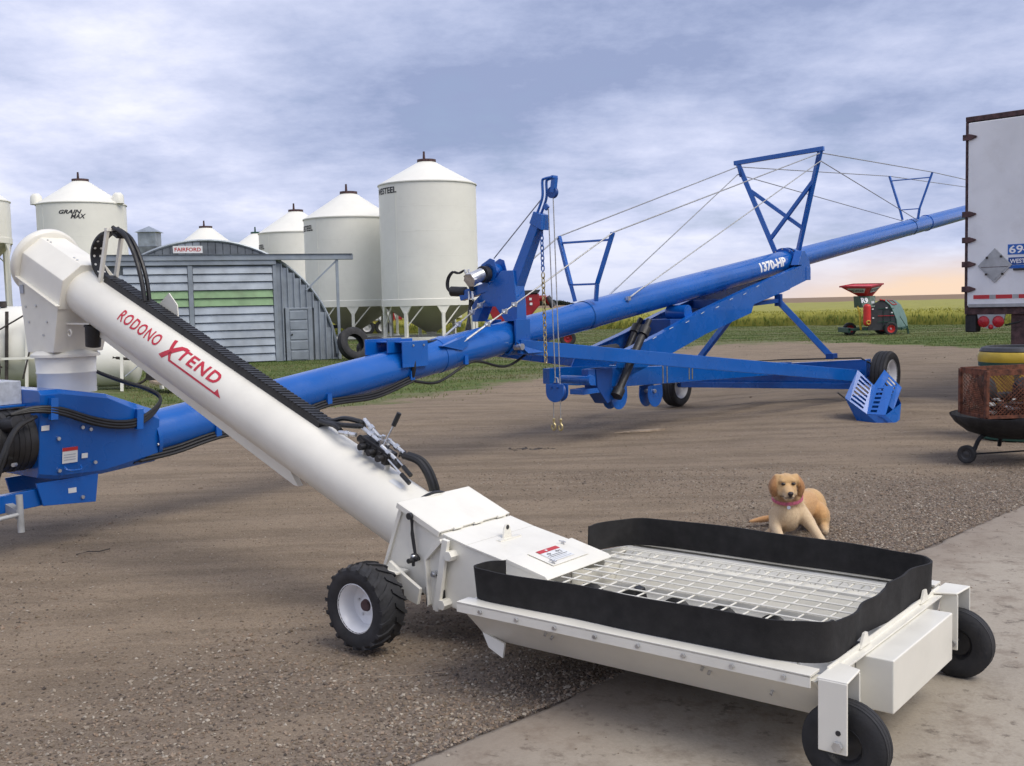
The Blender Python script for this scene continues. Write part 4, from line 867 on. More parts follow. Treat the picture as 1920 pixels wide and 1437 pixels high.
# lower longitudinal beams
for r in (.28, -.28):
    lb = MB().prism([(.95, .66), (.95, .84), (1.3, .84), (6.3, .62), (6.3, .44), (2.6, .56), (1.5, .60)], Ga, r - .05, r + .05).build('lower_beam', 'blue_paint', BA, bevel=.006)
    if r > 0:
        for a in (2.55, 2.65, 3.20, 3.28): MB().box(G(a - .008, .336, .57), G(a + .008, .330, .80)).build('u_bolt', 'yellow_zinc', lb)
MB().prism([(1.08, .84), (1.10, .62), (1.30, .42), (1.38, .44), (1.42, .84)], Ga, .16, .345).build('front_knuckle', 'blue_dark', BA, bevel=.01)
MB().cyl(G(.86, .02, .73), G(.86, .42, .73), .045, n=16).cyl(G(.86, .40, .73), G(.86, .44, .73), .06, n=16).build('pivot_pin', 'blue_paint', BA)
MB().box(G(.84, .34, .56), G(1.15, .14, .62)).build('front_plate', 'blue_paint', BA, bevel=.006)
for a, z in ((1.55, .50), (2.35, .46)):
    hd_ = [(a - .16, z + .10), (a + .16, z + .10)] + [(a + .17 * math.cos(k), z - .0 + .17 * -math.sin(k)) for k in np.linspace(0, math.pi, 13)]
    for r in (.345, .22): MB().prism(hd_, Ga, r - .012, r).build('sheave_plate', 'blue_paint', BA, bevel=.003)
    MB().cyl(G(a - .04, .20, z + .03), G(a - .04, .37, z + .03), .025, n=12).build('sheave_pin', 'zinc', BA)
for r, da in ((.40, 0.0), (-.20, .75)):
    MB().cyl(G(1.44 + da, r, .55), G(2.02 + da, r, 1.24), .047, n=18).cyl(G(1.98 + da, r, 1.19), G(2.06 + da, r, 1.28), .07, n=18).cyl(G(1.40 + da, r, .50), G(1.47 + da, r, .58), .07, n=18).build('cylinder_barrel', 'black_metal', BA)
    MB().cyl(G(2.06 + da, r, 1.28), G(2.14 + da, r, 1.37), .035, n=12).build('cylinder_rod', 'black_metal', BA)
MB().cyl(G(1.80, .14, 1.04), G(1.38, .12, 1.02), .058, n=14).build('hydraulic_tank', 'black_metal', BA)
# axle
aw = .94
MB().hexa([G(6.27, -1.62, .22), G(6.27, 1.50, .30), G(6.45, 1.50, .30), G(6.45, -1.62, .22), G(6.27, -1.62, .48), G(6.27, 1.50, .68), G(6.45, 1.50, .68), G(6.45, -1.62, .48)]).build('axle_beam', 'blue_paint', BA, bevel=.008)
MB().cyl(G(6.36, 1.45, .455), G(6.36, 1.70, .455), .04, n=12).cyl(G(6.36, -1.55, .20), G(6.36, -1.70, .20), .04, n=12).each('spindle', 'blue_dark', BA)
MB().beam(G(6.05, -1.45, .24), G(6.10, 1.40, .30), .05, .09).build('axle_truss', 'blue_paint', BA, bevel=.005)
MB().path([G(6.26, -.9, .59), G(6.26, .2, .655), G(6.26, 1.42, .70), G(6.30, 1.55, .62), G(6.33, 1.58, .50)], .012, 6).build('brake_hose', 'hose', BA)
MB().cyl(G(6.26, .10, .55), G(6.24, .10, .55), .02, n=8).build('axle_bolt', 'zinc', BA)
# reach arms from the tube collar out to the axle ends
MB().beam(G(-.15, .22, 1.15), G(6.20, 1.42, .44), .06, .155, h2=.17).build('reach_arm', 'blue_paint', BA, bevel=.006)
MB().beam(G(-.15, -.22, 1.13), G(6.20, -1.50, .36), .06, .155, h2=.17).build('reach_arm', 'blue_paint', BA, bevel=.006)
MB().cyl(G(-.16, .17, 1.15), G(-.16, .275, 1.15), .035, n=16).build('reach_pin', 'zinc', BA)
# braces from the arms to the axle
MB().beam(G(5.85, .30, 1.58), G(6.30, .96, .70), .07, .09).build('brace', 'blue_paint', BA, bevel=.006)
MB().beam(G(5.85, -.30, 1.50), G(6.30, -1.40, .50), .07, .09).build('brace', 'blue_paint', BA, bevel=.006)
MB().beam(G(5.85, .33, 1.66), G(5.85, .33, 1.48), .10, .07).beam(G(5.85, .33, 1.56), G(5.2, .2, 1.52), .05, .06).cbox(G(6.30, .96, .72), (.16, .12, .08)).each('brace_lug', 'blue_dark', BA, bevel=.005)
wheel(BA, G(6.36, 1.74, .455), (0, -1, 0), .345, .235, .215, 'rim_grey', 'rib', 6, dish=.1, hub=('zinc', .05), seg=48)
wheel(BA, G(6.36, -1.74, .195), (0, 1, 0), .345, .235, .215, 'rim_grey', 'rib', 6, dish=.1, hub=('zinc', .05), seg=48)

# ---- clamp, winch arm, rope and chain (standing in the cross plane of the tube) ----
AW = -.05
MB().prism([(-.21, 1.44), (-.21, 1.16), (-.10, 1.06), (.10, 1.06), (.215, 1.16), (.215, 1.44), (.19, 1.44), (.19, 1.18), (.09, 1.085), (-.09, 1.085), (-.185, 1.18), (-.185, 1.44)], Gr, AW - .14, AW + .10).build('tube_clamp', 'blue_paint', BA, bevel=.003)
MB().hexa([G(AW - .14, .217, 1.20), G(AW + .16, .217, 1.20), G(AW + .16, .225, 1.20), G(AW - .14, .225, 1.20), G(AW - .06, .30, 1.08), G(AW + .22, .30, 1.08), G(AW + .22, .31, 1.08), G(AW - .06, .31, 1.08)]).build('clamp_flare', 'blue_paint', BA)
# upright column plate with open base
MB().prism([(-.44, 1.42), (-.44, 1.62), (-.30, 1.72), (-.12, 1.86), (.0, 1.96), (.16, 1.96), (.20, 1.60), (.20, 1.42), (.03, 1.42), (-.10, 1.58), (-.27, 1.58), (-.36, 1.42)], Gr, AW - .10, AW + .06).build('column', 'blue_paint', BA, bevel=.006)
MB().beam(G(AW, .045, 1.66), G(AW, .445, 2.46), .125, .16, up=(1, 0, 0), w2=.105, h2=.115).hexa([G(AW - .065, .36, 2.44), G(AW - .065, .52, 2.36), G(AW + .065, .52, 2.36), G(AW + .065, .36, 2.44), G(AW - .065, .42, 2.56), G(AW - .065, .53, 2.52), G(AW + .065, .53, 2.52), G(AW + .065, .42, 2.56)]).build('winch_arm', 'blue_paint', BA, bevel=.006)
for a in (-.035, .035): MB().path(spline([G(AW + a, .40, 2.45), G(AW + a, .49, 2.62), G(AW + a, .525, 2.72), G(AW + a, .525, 2.86), G(AW + a, .555, 2.885), G(AW + a, .66, 2.895)], 5), .014, 8).build('arm_hoop', 'blue_paint', BA)
MB().beam(G(AW - .04, .655, 2.895), G(AW + .04, .655, 2.895), .03, .03).beam(G(AW, .66, 2.89), G(AW, .635, 2.74), .05, .05).build('hoop_end', 'blue_paint', BA)
MB().lathe([(.0, -.02), (.06, -.02), (.045, 0), (.06, .02), (.0, .02)], G(AW, .63, 2.74), (1, 0, 0), 20).build('pulley', 'blue_dark', BA)
wn_ = MB()
for a in (-.09, .07): wn_.prism([(-.35, 1.96), (-.29, 2.04), (-.17, 2.10), (-.11, 2.08), (-.07, 1.95), (-.12, 1.86), (-.28, 1.83), (-.34, 1.87)], Gr, AW + a, AW + a + .012)
wn_.cyl(G(AW - .09, -.20, 1.97), G(AW + .08, -.20, 1.97), .075, n=18).build('winch_frame', 'blue_paint', BA, bevel=.002)
MB().cyl(G(AW - .10, -.22, 1.93), G(AW - .17, -.22, 1.93), .09, n=24).build('winch_rope_drum', 'black_metal', BA)
MB().cyl(G(AW - .17, -.22, 1.93), G(AW - .33, -.25, 1.87), .07, n=20).cyl(G(AW - .30, -.25, 1.88), G(AW - .34, -.25, 1.865), .08, n=6).build('winch_motor', 'zinc', BA)
MB().beam(G(AW - .05, -.20, 1.80), G(AW - .10, -.58, 1.70), .10, .10).build('motor_mount', 'blue_paint', BA, bevel=.005)
MB().cyl(G(AW - .10, -.52, 1.75), G(AW - .14, -.70, 1.76), .055, n=16).build('hydraulic_motor', 'black_metal', BA)
cv_ = MB().beam(G(AW - .18, -.44, 1.93), G(AW - .14, -.38, 1.76), .06, .05).build('relief_valve', 'black_metal', BA, bevel=.004)
for k in (0, .05): MB().cyl(G(AW - .16, -.42 + k, 1.75), G(AW - .18, -.40 + k, 1.66), .012, n=8).cyl(G(AW - .16, -.46 + k, 1.95), G(AW - .16, -.47 + k, 1.99), .012, n=8).each('hose_fitting', 'zinc', cv_)
for k in (0, .025): MB().path(spline([G(AW - .16, -.48, 1.985), G(AW - .15, -.56 - k, 1.955), G(AW - .15, -.65 - k, 1.97), G(AW - .14, -.73 - k, 1.90), G(AW - .14, -.74 - k, 1.80), G(AW - .14, -.69, 1.73)], 6), .011, 7).build('hose', 'hose', BA)
for k in range(3): MB().path(spline([G(AW - .17, -.40 + .03 * k, 1.66), G(AW - .22, -.38, 1.48 + .02 * k), G(AW - .5, -.20 + .04 * k, 1.30 - .02 * k), G(AW - .9, -.02, 1.26), G(-1.3, .05, 1.255), G(-1.62, .07, 1.245)], 6), .013, 7).build('hose', 'hose', BA)
MB().cyl(G(AW - .02, -.17, 2.10), G(AW, .50, 2.70), .0065, n=6).each('rope', 'steel_cable', BA)
MB().cyl(G(AW, .635, 2.70), G(AW, .675, .76), .0065, n=6).cyl(G(AW + .02, .555, 2.58), G(AW + .02, .60, .76), .0065, n=6).each('rope', 'steel_cable', BA)
MB().beam(G(AW, .52, 2.62), G(AW, .56, 2.58), .03, .05).build('rope_lug', 'blue_paint', BA)
def chain(z0, z1, mat, ph, name):
    m = MB(); n = int((z0 - z1) / .052)
    for i in range(n):
        z = z0 - .052 * (i + .5); r = .475 + .02 * (2.36 - z) / 1.4
        m.torus(G(AW, r, z), (1, 0, 0) if (i + ph) % 2 else (0, 1, 0), .019, .0066, 10, 5, 1.85, (0, 0, 1))
    m.build(name, mat, BA)
chain(2.36, 1.92, 'blue_paint', 0, 'chain'); chain(1.92, .98, 'yellow_zinc', 1, 'chain')
bk = [(-.115, .76), (.115, .76)] + [(.115 * math.cos(k), .675 - .105 * math.sin(k)) for k in np.linspace(0, math.pi, 15)]
for a in (-.045, .035): MB().prism([(.635 + u, v) for u, v in bk], Gr, AW + a, AW + a + .010).build('block_plate', 'blue_paint', BA, bevel=.003)
MB().lathe([(.0, -.03), (.10, -.03), (.085, 0), (.10, .03), (.0, .03)], G(AW, .635, .675), (1, 0, 0), 20).cyl(G(AW - .06, .60, .725), G(AW + .06, .60, .725), .010, n=8).cyl(G(AW - .06, .68, .725), G(AW + .06, .68, .725), .010, n=8).build('block_sheave', 'blue_dark', BA)
MB().path([G(AW, .60, .76), G(AW, .615, .83), G(AW, .645, .82), G(AW, .655, .77)], .008, 6).build('shackle', 'zinc', BA)
for r in (.585, .675):
    MB().cyl(G(AW, r, .60), G(AW, r, .37), .005, n=6).build('hook_cord', 'steel_cable', BA)
    MB().path(spline([G(AW, r, .38), G(AW, r, .345), G(AW, r + .018, .32), G(AW, r + .012, .285), G(AW, r - .012, .275), G(AW, r - .028, .298), G(AW, r - .024, .325)], 4), [.012] + [.011] * 24, 7).ball(G(AW, r, .385), .015, 8, 6).build('hook', 'yellow_zinc', BA)
# model number
def bt(a0, ph0): return lambda x, y: B00 + TB * ((a0 + x) * k_) + .1735 * (math.cos(R_(ph0) - y / .17) * NB + math.sin(R_(ph0) - y / .17) * RGT)
text_part('lettering_model', '1370-HP', .86, .150, bt(5.60, 103), 'white_decal', BA, shear=.0, bold=.05, space=1.0, step=.03)

# ---- slotted guard basket lying by the near wheel ----
GB = thing('guard_basket', 'blue slotted steel guard basket on the dirt beside the auger wheel', 'basket', (4.62, 13.62, 0), 0)
def slot_panel(name, P, n, v0=.2, v1=.8, par=None, sub=.55):
    P = [np.array(p, float) for p in P]; f = lambda u, v: (P[0] * (1 - u) + P[1] * u) * (1 - v) + (P[3] * (1 - u) + P[2] * u) * v
    nn_ = unit(np.cross(P[1] - P[0], P[3] - P[0])) * .005; m = MB()
    def quad(u0, u1, a, b): q = [f(u0, a), f(u1, a), f(u1, b), f(u0, b)]; m.hexa([p - nn_ for p in q] + [p + nn_ for p in q])
    quad(0, 1, 0, v0); quad(0, 1, v1, 1); st_ = 1 / (n + .5)
    for i in range(n + 1):
        u0 = 0 if i == 0 else (i - .5 + .25 + sub / 2) * st_; u1 = 1 if i == n else (i + .5 + .25 - sub / 2) * st_; quad(u0, u1, v0, v1)
    return m.build(name, 'blue_paint', par)
pt = lambda x, z, y: V(x - 4.62, y, z)
a0, a1, a2, a3 = pt(4.50, .64, .02), pt(4.27, .30, -.18), pt(4.50, .10, -.34), pt(4.72, .42, -.02)
slot_panel('slotted_panel', [a1, a0, a3, a2], 7, .22, .80, GB)
b2, b3 = pt(4.68, .10, -.50), pt(4.93, .43, -.10)
slot_panel('slotted_panel', [a2, a3, b3, b2], 6, .15, .50, GB)
c0, c1 = pt(5.06, .40, -.02), pt(4.92, .62, .22)
slot_panel('slotted_panel', [pt(4.86, .13, -.28), c0, c1, pt(4.70, .40, .05)], 6, .25, .70, GB)
bs_ = MB(); lo_ = [pt(4.42, .0, -.20), pt(4.60, -.02, -.48), pt(4.80, -.02, -.52), pt(4.97, .0, -.20), pt(4.90, .02, .10), pt(4.5, .02, .10)]; hi_ = [a1, a2, b2, pt(4.98, .22, -.22), c0 + V(-.02, .1, -.1), pt(4.45, .30, .12)]
bs_.add([p for p in lo_ + hi_], [(i, (i + 1) % 6, 6 + (i + 1) % 6, 6 + i) for i in range(6)] + [(5, 4, 3, 2, 1, 0)]); bsk = bs_.build('base_tub', 'blue_paint', GB, smooth=15)
for i in range(7):
    f = .10 + i * .12; p = lo_[1] * (1 - f) + hi_[1] * f + V(.05, -.006, 0); q = lo_[2] * (1 - f) + hi_[2] * f + V(-.06, -.006, 0); MB().beam(p, q, .006, .012).build('slat', 'blue_paint', bsk)
MB().cyl(a1 + V(-.09, 0, .07), a1, .010, n=8).build('pin', 'black_metal', GB)
for k in (.3, .42): q = pt(4.78, .38, -.02) * (1 - k) + pt(4.86, .13, -.28) * k; MB().cyl(q + V(0, -.02, 0), q, .018, n=10).build('bolt', 'zinc', GB)
# ================= hopper bottom bins =================
def text_cyl(name, body, w, h, cx, cy, R, ang0, z0, mat, par, **k):
    return text_part(name, body, w, h, lambda x, y: V(cx + (R + .012) * math.sin(ang0 + x / R), cy - (R + .012) * math.cos(ang0 + x / R), z0 + y), mat, par, step=.12, **k)
def grain_bin(label, x, y, dia, zb, ze, za, legs=8, phase=0.0, cap='rust_trim', group='hopper bottom bins behind the shed', rungs=None, legz=0.0, name='grain_bin', seams=3, coneb=.35):
    o = thing(name, label, 'bin', (x, y, 0), 0, group); R = dia / 2
    prof = [(R, zb), (R, ze)]
    w = MB().lathe([(R, zb)] + [(R, ze)], (0, 0, 0), (0, 0, 1), 64).build('wall', 'bin_white', o, smooth=50)
    for i in range(1, seams + 1): z = zb + (ze - zb) * i / (seams + 1); MB().lathe([(R + .001, z - .012), (R + .005, z - .004), (R + .005, z + .004), (R + .001, z + .012)], (0, 0, 0), (0, 0, 1), 64).build('seam', 'bin_white', w)
    for an in (-.62, 1.5): q = V(math.sin(an) * (R + .004), -math.cos(an) * (R + .004), 0); MB().beam(q + V(0, 0, zb), q + V(0, 0, ze), .03, .012, up=(math.sin(an), -math.cos(an), 0)).build('vertical_seam', 'bin_white', w)
    rf = MB().lathe([(R + .05, ze - .05), (R + .05, ze + .0), (.42, za - .10), (.42, za - .02), (0.001, za - .02)], (0, 0, 0), (0, 0, 1), 64).build('roof', 'bin_white', o, smooth=25)
    MB().lathe([(.46, za - .10), (.46, za + .02), (.0, za + .05)], (0, 0, 0), (0, 0, 1), 24).build('roof_cap', cap, rf)
    MB().cyl((-.12, 0, za), (-.12, 0, za + .42), .07, .05, n=10).build('cap_handle', cap, rf)
    MB().lathe([(R + .03, zb - .02), (R + .03, zb + .30), (R, zb + .32)], (0, 0, 0), (0, 0, 1), 64).build('skirt_ring', 'bin_white', o)
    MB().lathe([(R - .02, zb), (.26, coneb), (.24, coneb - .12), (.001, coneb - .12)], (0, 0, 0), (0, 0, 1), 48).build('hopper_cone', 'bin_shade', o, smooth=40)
    for i in range(legs):
        an = 2 * math.pi * (i + phase) / legs; q = V(math.sin(an), -math.cos(an), 0); p = q * (R - .05); sd = V(math.cos(an), math.sin(an), 0)
        m = MB().beam(p + V(0, 0, legz), p + V(0, 0, zb - .30), .16, .14, up=tuple(q))
        m.hexa([p - sd * .08 - q * .05 + V(0, 0, zb - .42), p + sd * .08 - q * .05 + V(0, 0, zb - .42), p + sd * .08 + q * .05 + V(0, 0, zb - .42), p - sd * .08 + q * .05 + V(0, 0, zb - .42),
                p - sd * .34 - q * .05 + V(0, 0, zb + .02), p + sd * .34 - q * .05 + V(0, 0, zb + .02), p + sd * .34 + q * .05 + V(0, 0, zb + .02), p - sd * .34 + q * .05 + V(0, 0, zb + .02)])
        m.build('leg', 'bin_white', o, bevel=.01)
        an2 = 2 * math.pi * (i + phase + .5) / legs; q2 = V(math.sin(an2), -math.cos(an2), 0) * (R - .04)
        MB().beam(p + V(0, 0, max(legz, zb - 1.05)), q2 + V(0, 0, zb), .05, .05).build('leg_brace', 'bin_white', o)
    MB().lathe([(R - .02, legz + .02), (R + .06, legz + .02), (R + .06, legz + .16), (R - .02, legz + .16)], (0, 0, 0), (0, 0, 1), 40, closed=True).build('base_ring', 'bin_white', o)
    return o, R
b1, R1 = grain_bin('tallest white hopper bin, nearest the blue winch arm, with black lettering', -3.92, 52, 4.75, 1.65, 7.5, 8.72, phase=.42, seams=4)
text_cyl('lettering', 'WESTEEL', 1.75, .30, 0, 0, R1, -1.32, 6.98, 'black_decal', b1, bold=.03)
b2, R2 = grain_bin('white hopper bin with black lettering, partly hidden by the tallest bin', -8.38, 56, 4.78, 1.69, 6.27, 7.70, phase=.2)
text_cyl('lettering', 'WESTEEL', 1.60, .30, 0, 0, R2, -1.42, 5.60, 'black_decal', b2, bold=.03)
b3, R3 = grain_bin('white hopper bin rising behind the flat end of the shed awning', -13.2, 66, 4.62, 1.62, 6.32, 7.76, phase=.1)
text_cyl('lettering', 'WESTEEL', 1.5, .30, 0, 0, R3, -1.46, 5.30, 'black_decal', b3, bold=.03)
b4, R4 = grain_bin('white hopper bin with slanted two-line black lettering behind the discharge spout', -24.08, 60, 4.75, 2.06, 7.76, 9.19, phase=.3, seams=2)
text_cyl('lettering', 'GRAIN', 1.22, .22, 0, 0, R4, -.13, 7.08, 'black_decal', b4, shear=.35, bold=.035)
text_cyl('lettering', 'MAX', .80, .25, 0, 0, R4, .13, 6.82, 'black_decal', b4, shear=.35, bold=.03)
for an in (-1.15, 1.35):
    q = V(math.sin(an) * R4 * .98, -math.cos(an) * R4 * .98, 7.75); MB().lathe([(.0, .62), (.18, .60), (.30, .45), (.32, .0)], q, (0, 0, 1), 16).build('roof_vent', 'bin_white', b4, smooth=50)
grain_bin('white cone roof of the left of two bins peeking over the rounded shed', -21.41, 75, 4.76, 1.77, 5.92, 7.60, phase=.2, cap='rust_trim')
grain_bin('white cone roof with green cap, right of two peeking over the rounded shed', -20.08 + .6, 82, 4.55, 1.72, 6.2, 7.62, cap='green_plastic', phase=.6)
grain_bin('white elevated bin cut off at the left picture edge', -31.65, 62, 4.72, 5.88, 8.35, 9.82, legs=6, coneb=3.6, phase=.5, seams=1)
gv = thing('ventilator', 'small grey peaked ventilator standing behind the rounded shed roof', 'ventilator', (-30.5, 90, 0))
MB().box((-.85, -.85, 0), (.85, .85, 7.2)).build('shaft', 'galv_dark', gv); MB().box((-.75, -.75, 7.2), (.75, .75, 8.4)).build('housing', 'galv', gv, bevel=.02)
MB().add([(-.95, -.95, 8.4), (.95, -.95, 8.4), (.95, .95, 8.4), (-.95, .95, 8.4), (0, 0, 8.95)], [(0, 1, 4), (1, 2, 4), (2, 3, 4), (3, 0, 4), (3, 2, 1, 0)]).build('cap', 'galv', gv)

# ================= rounded steel shed =================
SH = thing('steel_shed', 'rounded grey corrugated steel shed with green stripe across its doors', 'shed', (-5.53, 33.53, 0), R_(20))
XC, HW, HH, EXP = -3.92, 3.93, 3.78, 2.0
def arch(n, hw=HW, hh=HH):
    o = []
    for i in range(n + 1):
        th = math.pi * i / n; o.append((XC + hw * math.copysign(abs(math.cos(th)) ** (2 / EXP), math.cos(th)), hh * abs(math.sin(th)) ** (2 / EXP)))
    return o
def arch_z(x): u = min(1, abs(x - XC) / HW); return HH * max(0, 1 - u ** EXP) ** (1 / EXP)
NR = 60; A_ = arch(40); vs = []
for j in range(NR + 1):
    k = 1 + .008 * (1 if j % 2 else 0); y = .06 + 11.5 * j / NR; vs += [(XC + (x - XC) * k, y, z * k) for x, z in A_]
m = len(A_); MB().add(vs, [(j * m + i, j * m + i + 1, (j + 1) * m + i + 1, (j + 1) * m + i) for j in range(NR) for i in range(m - 1)]).build('roof', 'galv', SH, smooth=25)
arc = [p for p in arch(48)]
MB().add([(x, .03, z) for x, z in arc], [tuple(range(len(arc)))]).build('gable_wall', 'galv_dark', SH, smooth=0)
# arch trim
MB().path([(x, -.02, z) for x, z in arch(64, HW - .02, HH - .02)], .045, 6).build('arch_trim', 'galv', SH)
# gable sheets above the track: vertical ribs
x = XC - 2.35
while x < XC + 2.3:
    z1 = arch_z(x + .11) - .06
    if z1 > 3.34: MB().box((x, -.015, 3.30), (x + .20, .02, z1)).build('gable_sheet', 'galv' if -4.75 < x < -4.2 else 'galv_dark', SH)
    x += .22
# right-hand wall: vertical ribbed sheets, door
x = -1.86
while x < -.05:
    w = .19; z1 = max(.05, min(arch_z(x), arch_z(x + w)) - .06); z0 = 1.64 if -1.62 < x + w / 2 < -.80 else 0.0
    if z1 > z0 + .03: MB().box((x, -.02, z0), (x + w - .035, .02, z1)).box((x + w - .035, -.075, z0), (x + w, .02, z1)).build('rib_sheet', 'galv', SH)
    x += w
dr = MB().box((-1.50, -.05, .0), (-.92, -.02, 1.60)).build('door', 'galv', SH)
for k in range(5): MB().box((-1.49, -.075, .03 + k * .315), (-.95, -.052, .03 + k * .315 + .265)).build('door_panel', 'galv', dr, bevel=.01)
MB().box((-1.62, -.08, 0), (-1.50, .02, 1.66)).box((-.92, -.08, 0), (-.79, .02, 1.66)).box((-1.62, -.078, 1.60), (-.79, .021, 1.655)).build('door_frame', 'galv', SH, bevel=.006)
MB().ball((-1.44, -.10, .82), .03, 8, 6).build('door_knob', 'black_metal', dr)
# sliding doors: horizontal panels in two columns
for c0, c1 in ((-7.0, -4.50), (-4.34, -1.98)):
    for k in range(12):
        z0 = .03 + k * .247; g = 7 <= k <= 8; xl = max(c0, XC - (HW - .1) * max(0, 1 - ((z0 + .2) / HH) ** EXP) ** (1 / EXP))
        MB().hexa([(xl, -.14, z0), (c1, -.14, z0), (c1, -.05, z0), (xl, -.05, z0), (xl, -.085, z0 + .225), (c1, -.085, z0 + .225), (c1, -.05, z0 + .225), (xl, -.05, z0 + .225)]).build('door_slat', 'green_panel' if g else 'galv', SH)
MB().box((-4.49, -.15, 0), (-4.35, -.02, 2.995)).build('door_post', 'galv', SH, bevel=.01); MB().box((-1.97, -.15, 0), (-1.86, -.02, 2.995)).build('door_post', 'galv', SH, bevel=.01)
MB().box((-7.0, -.049, 0.0), (-1.97, -.03, 3.0)).build('door_backing', 'galv_dark', SH)
MB().box((-7.2, -.18, 3.00), (-1.86, -.02, 3.14)).build('door_header', 'galv', SH, bevel=.01)
MB().box((-7.6, -.22, 3.14), (.55, -.02, 3.31)).build('awning_track', 'galv', SH, bevel=.012); MB().box((-7.6, -.26, 3.31), (.52, .06, 3.328)).build('awning_flashing', 'galv_dark', SH)
MB().box((.0, -.16, 0), (.08, -.08, 3.14)).build('awning_post', 'galv', SH); MB().beam((.04, -.12, 3.12), (-.95, -.10, 2.20), .05, .05).build('awning_brace', 'galv', SH)
sg_ = MB().box((-4.88, -.05, 3.37), (-4.02, -.025, 3.59)).build('sign_board', 'sticker', SH, bevel=.004)
text_part('sign_lettering', 'FAIRFORD', .76, .115, lambda x, y: V(-4.83 + x, -.054, 3.425 + y), 'sticker_red', sg_, bold=.02)

# ================= loose tyres by the shed =================
def tyre(label, loc, rot, R=.52, w=.30):
    o = MB().lathe([(R * .55, -w * .42), (R * .72, -w * .5), (R * .93, -w * .46), (R, -w * .36), (R * .97, -w * .14), (R, -w * .1), (R, w * .1), (R * .97, w * .14), (R, w * .36), (R * .93, w * .46), (R * .72, w * .5), (R * .55, w * .42), (R * .60, w * .36), (R * .90, w * .3), (R * .90, -w * .3), (R * .60, -w * .36)], (0, 0, 0), (0, 0, 1), 40, closed=True).build('tyre', 'rubber', None, smooth=35)
    o.location = loc; o.rotation_euler = rot; return tag(o, label, 'tyre', 'worn tyres beside the shed')
tyre('worn black tyre leaning upright against the shed corner', (-4.85, 32.4, .50), (R_(72), R_(12), R_(38)))
tyre('worn tyre lying tilted with its open hole facing the camera', (-4.35, 33.0, .30), (R_(38), R_(6), R_(-10)), .50, .30)
tyre('worn tyre lying flat at the back of the tyre heap', (-3.9, 33.9, .28), (R_(14), 0, R_(20)), .50, .32)

# ================= farm tanks on the left =================
def tank(label, x, y, z, R, Lh, rz):
    o = thing('storage_tank', label, 'tank', (x, y, 0), rz, 'white tanks behind the spout')
    pr = [(0.001, -Lh - R * .42)] + [(R * math.sin(k), -Lh - R * .42 * math.cos(k)) for k in np.linspace(.25, 1.57, 7)] + [(R * math.sin(k), Lh + R * .42 * math.cos(k)) for k in np.linspace(1.57, .25, 7)] + [(0.001, Lh + R * .42)]
    MB().lathe(pr, (0, 0, z), (1, 0, 0), 40).build('shell', 'bin_white', o, smooth=50)
    return o
ta = tank('large white horizontal tank half hidden behind the white discharge chute', -10.75, 22.6, .93, .88, .75, R_(8))
for x in (-.9, .15, .55): MB().beam((x, -.93, .0), (x + .10, -.92, 1.70), .055, .055).build('stand_leg', 'bin_white' if x > .3 else 'dark_wood', ta)
for p, q in (((-1.4, -.96, 1.25), (.1, -.95, .55)), ((-.9, -.98, .75), (.6, -.95, 1.62)), ((.5, -.96, .3), (.75, -.95, 1.2))): MB().cyl(p, q, .018, n=6).each('stay_rod', 'dark_wood', ta)
MB().beam((-1.5, -.97, .72), (.9, -.96, .73), .03, .05).build('stand_rail', 'bin_white', ta)
MB().path(spline([(-.1, -1.0, 1.78), (.0, -1.02, 1.2), (.06, -1.02, .6), (.0, -1.0, .3), (-.25, -1.0, .12)], 6), .035, 8).build('hose', 'dark_wood', ta)
MB().cyl((-.62, -.2, 1.80), (-.62, -.2, 1.90), .09, n=12).cyl((-.05, -.2, 1.80), (-.05, -.2, 1.92), .08, n=12).each('filler_cap', 'dark_wood', ta)
tb2 = tank('smaller white tank on white legs seen under the sloping white tube', -8.55, 22.6, .60, .56, .35, R_(12))
for x, h in ((.28, .85), (1.05, .72)): MB().beam((x, -1.0 if x < .5 else -.8, 0), (x - .08 * (1 if x > .5 else -.3), -.95 if x < .5 else -.75, h), .07, .06).build('stand_leg', 'bin_white', tb2)
MB().cyl((.28, -.98, .83), (1.0, -.78, .70), .014, n=6).cyl((.35, -.98, .30), (.75, -.9, .62), .012, n=6).each('stay_rod', 'zinc', tb2)
MB().path(spline([(.12, -.95, .70), (.5, -.9, .66), (.85, -.85, .74)], 5), .03, 7).path(spline([(.80, -.86, .68), (.84, -.9, .4), (.72, -.9, .2), (.5, -.9, .12), (.3, -.9, .2), (.30, -.92, .8)], 6), .026, 7).build('hose', 'dark_wood', tb2)
wb = thing('timber_stack', 'dark timber and boards lying on the grass under the white tube', 'timber', (-6.9, 21.6, 0))
MB().beam((-.6, .2, .30), (.5, -.3, .05), .30, .14).build('beam', 'dark_wood', wb); MB().beam((-.45, -.15, .20), (.55, -.50, .05), .22, .05).build('board', 'tan_wood', wb, bevel=.004); MB().beam((.45, -.55, 0), (.65, -.6, -.0 + .30), .06, .06).build('post', 'bin_white', wb)

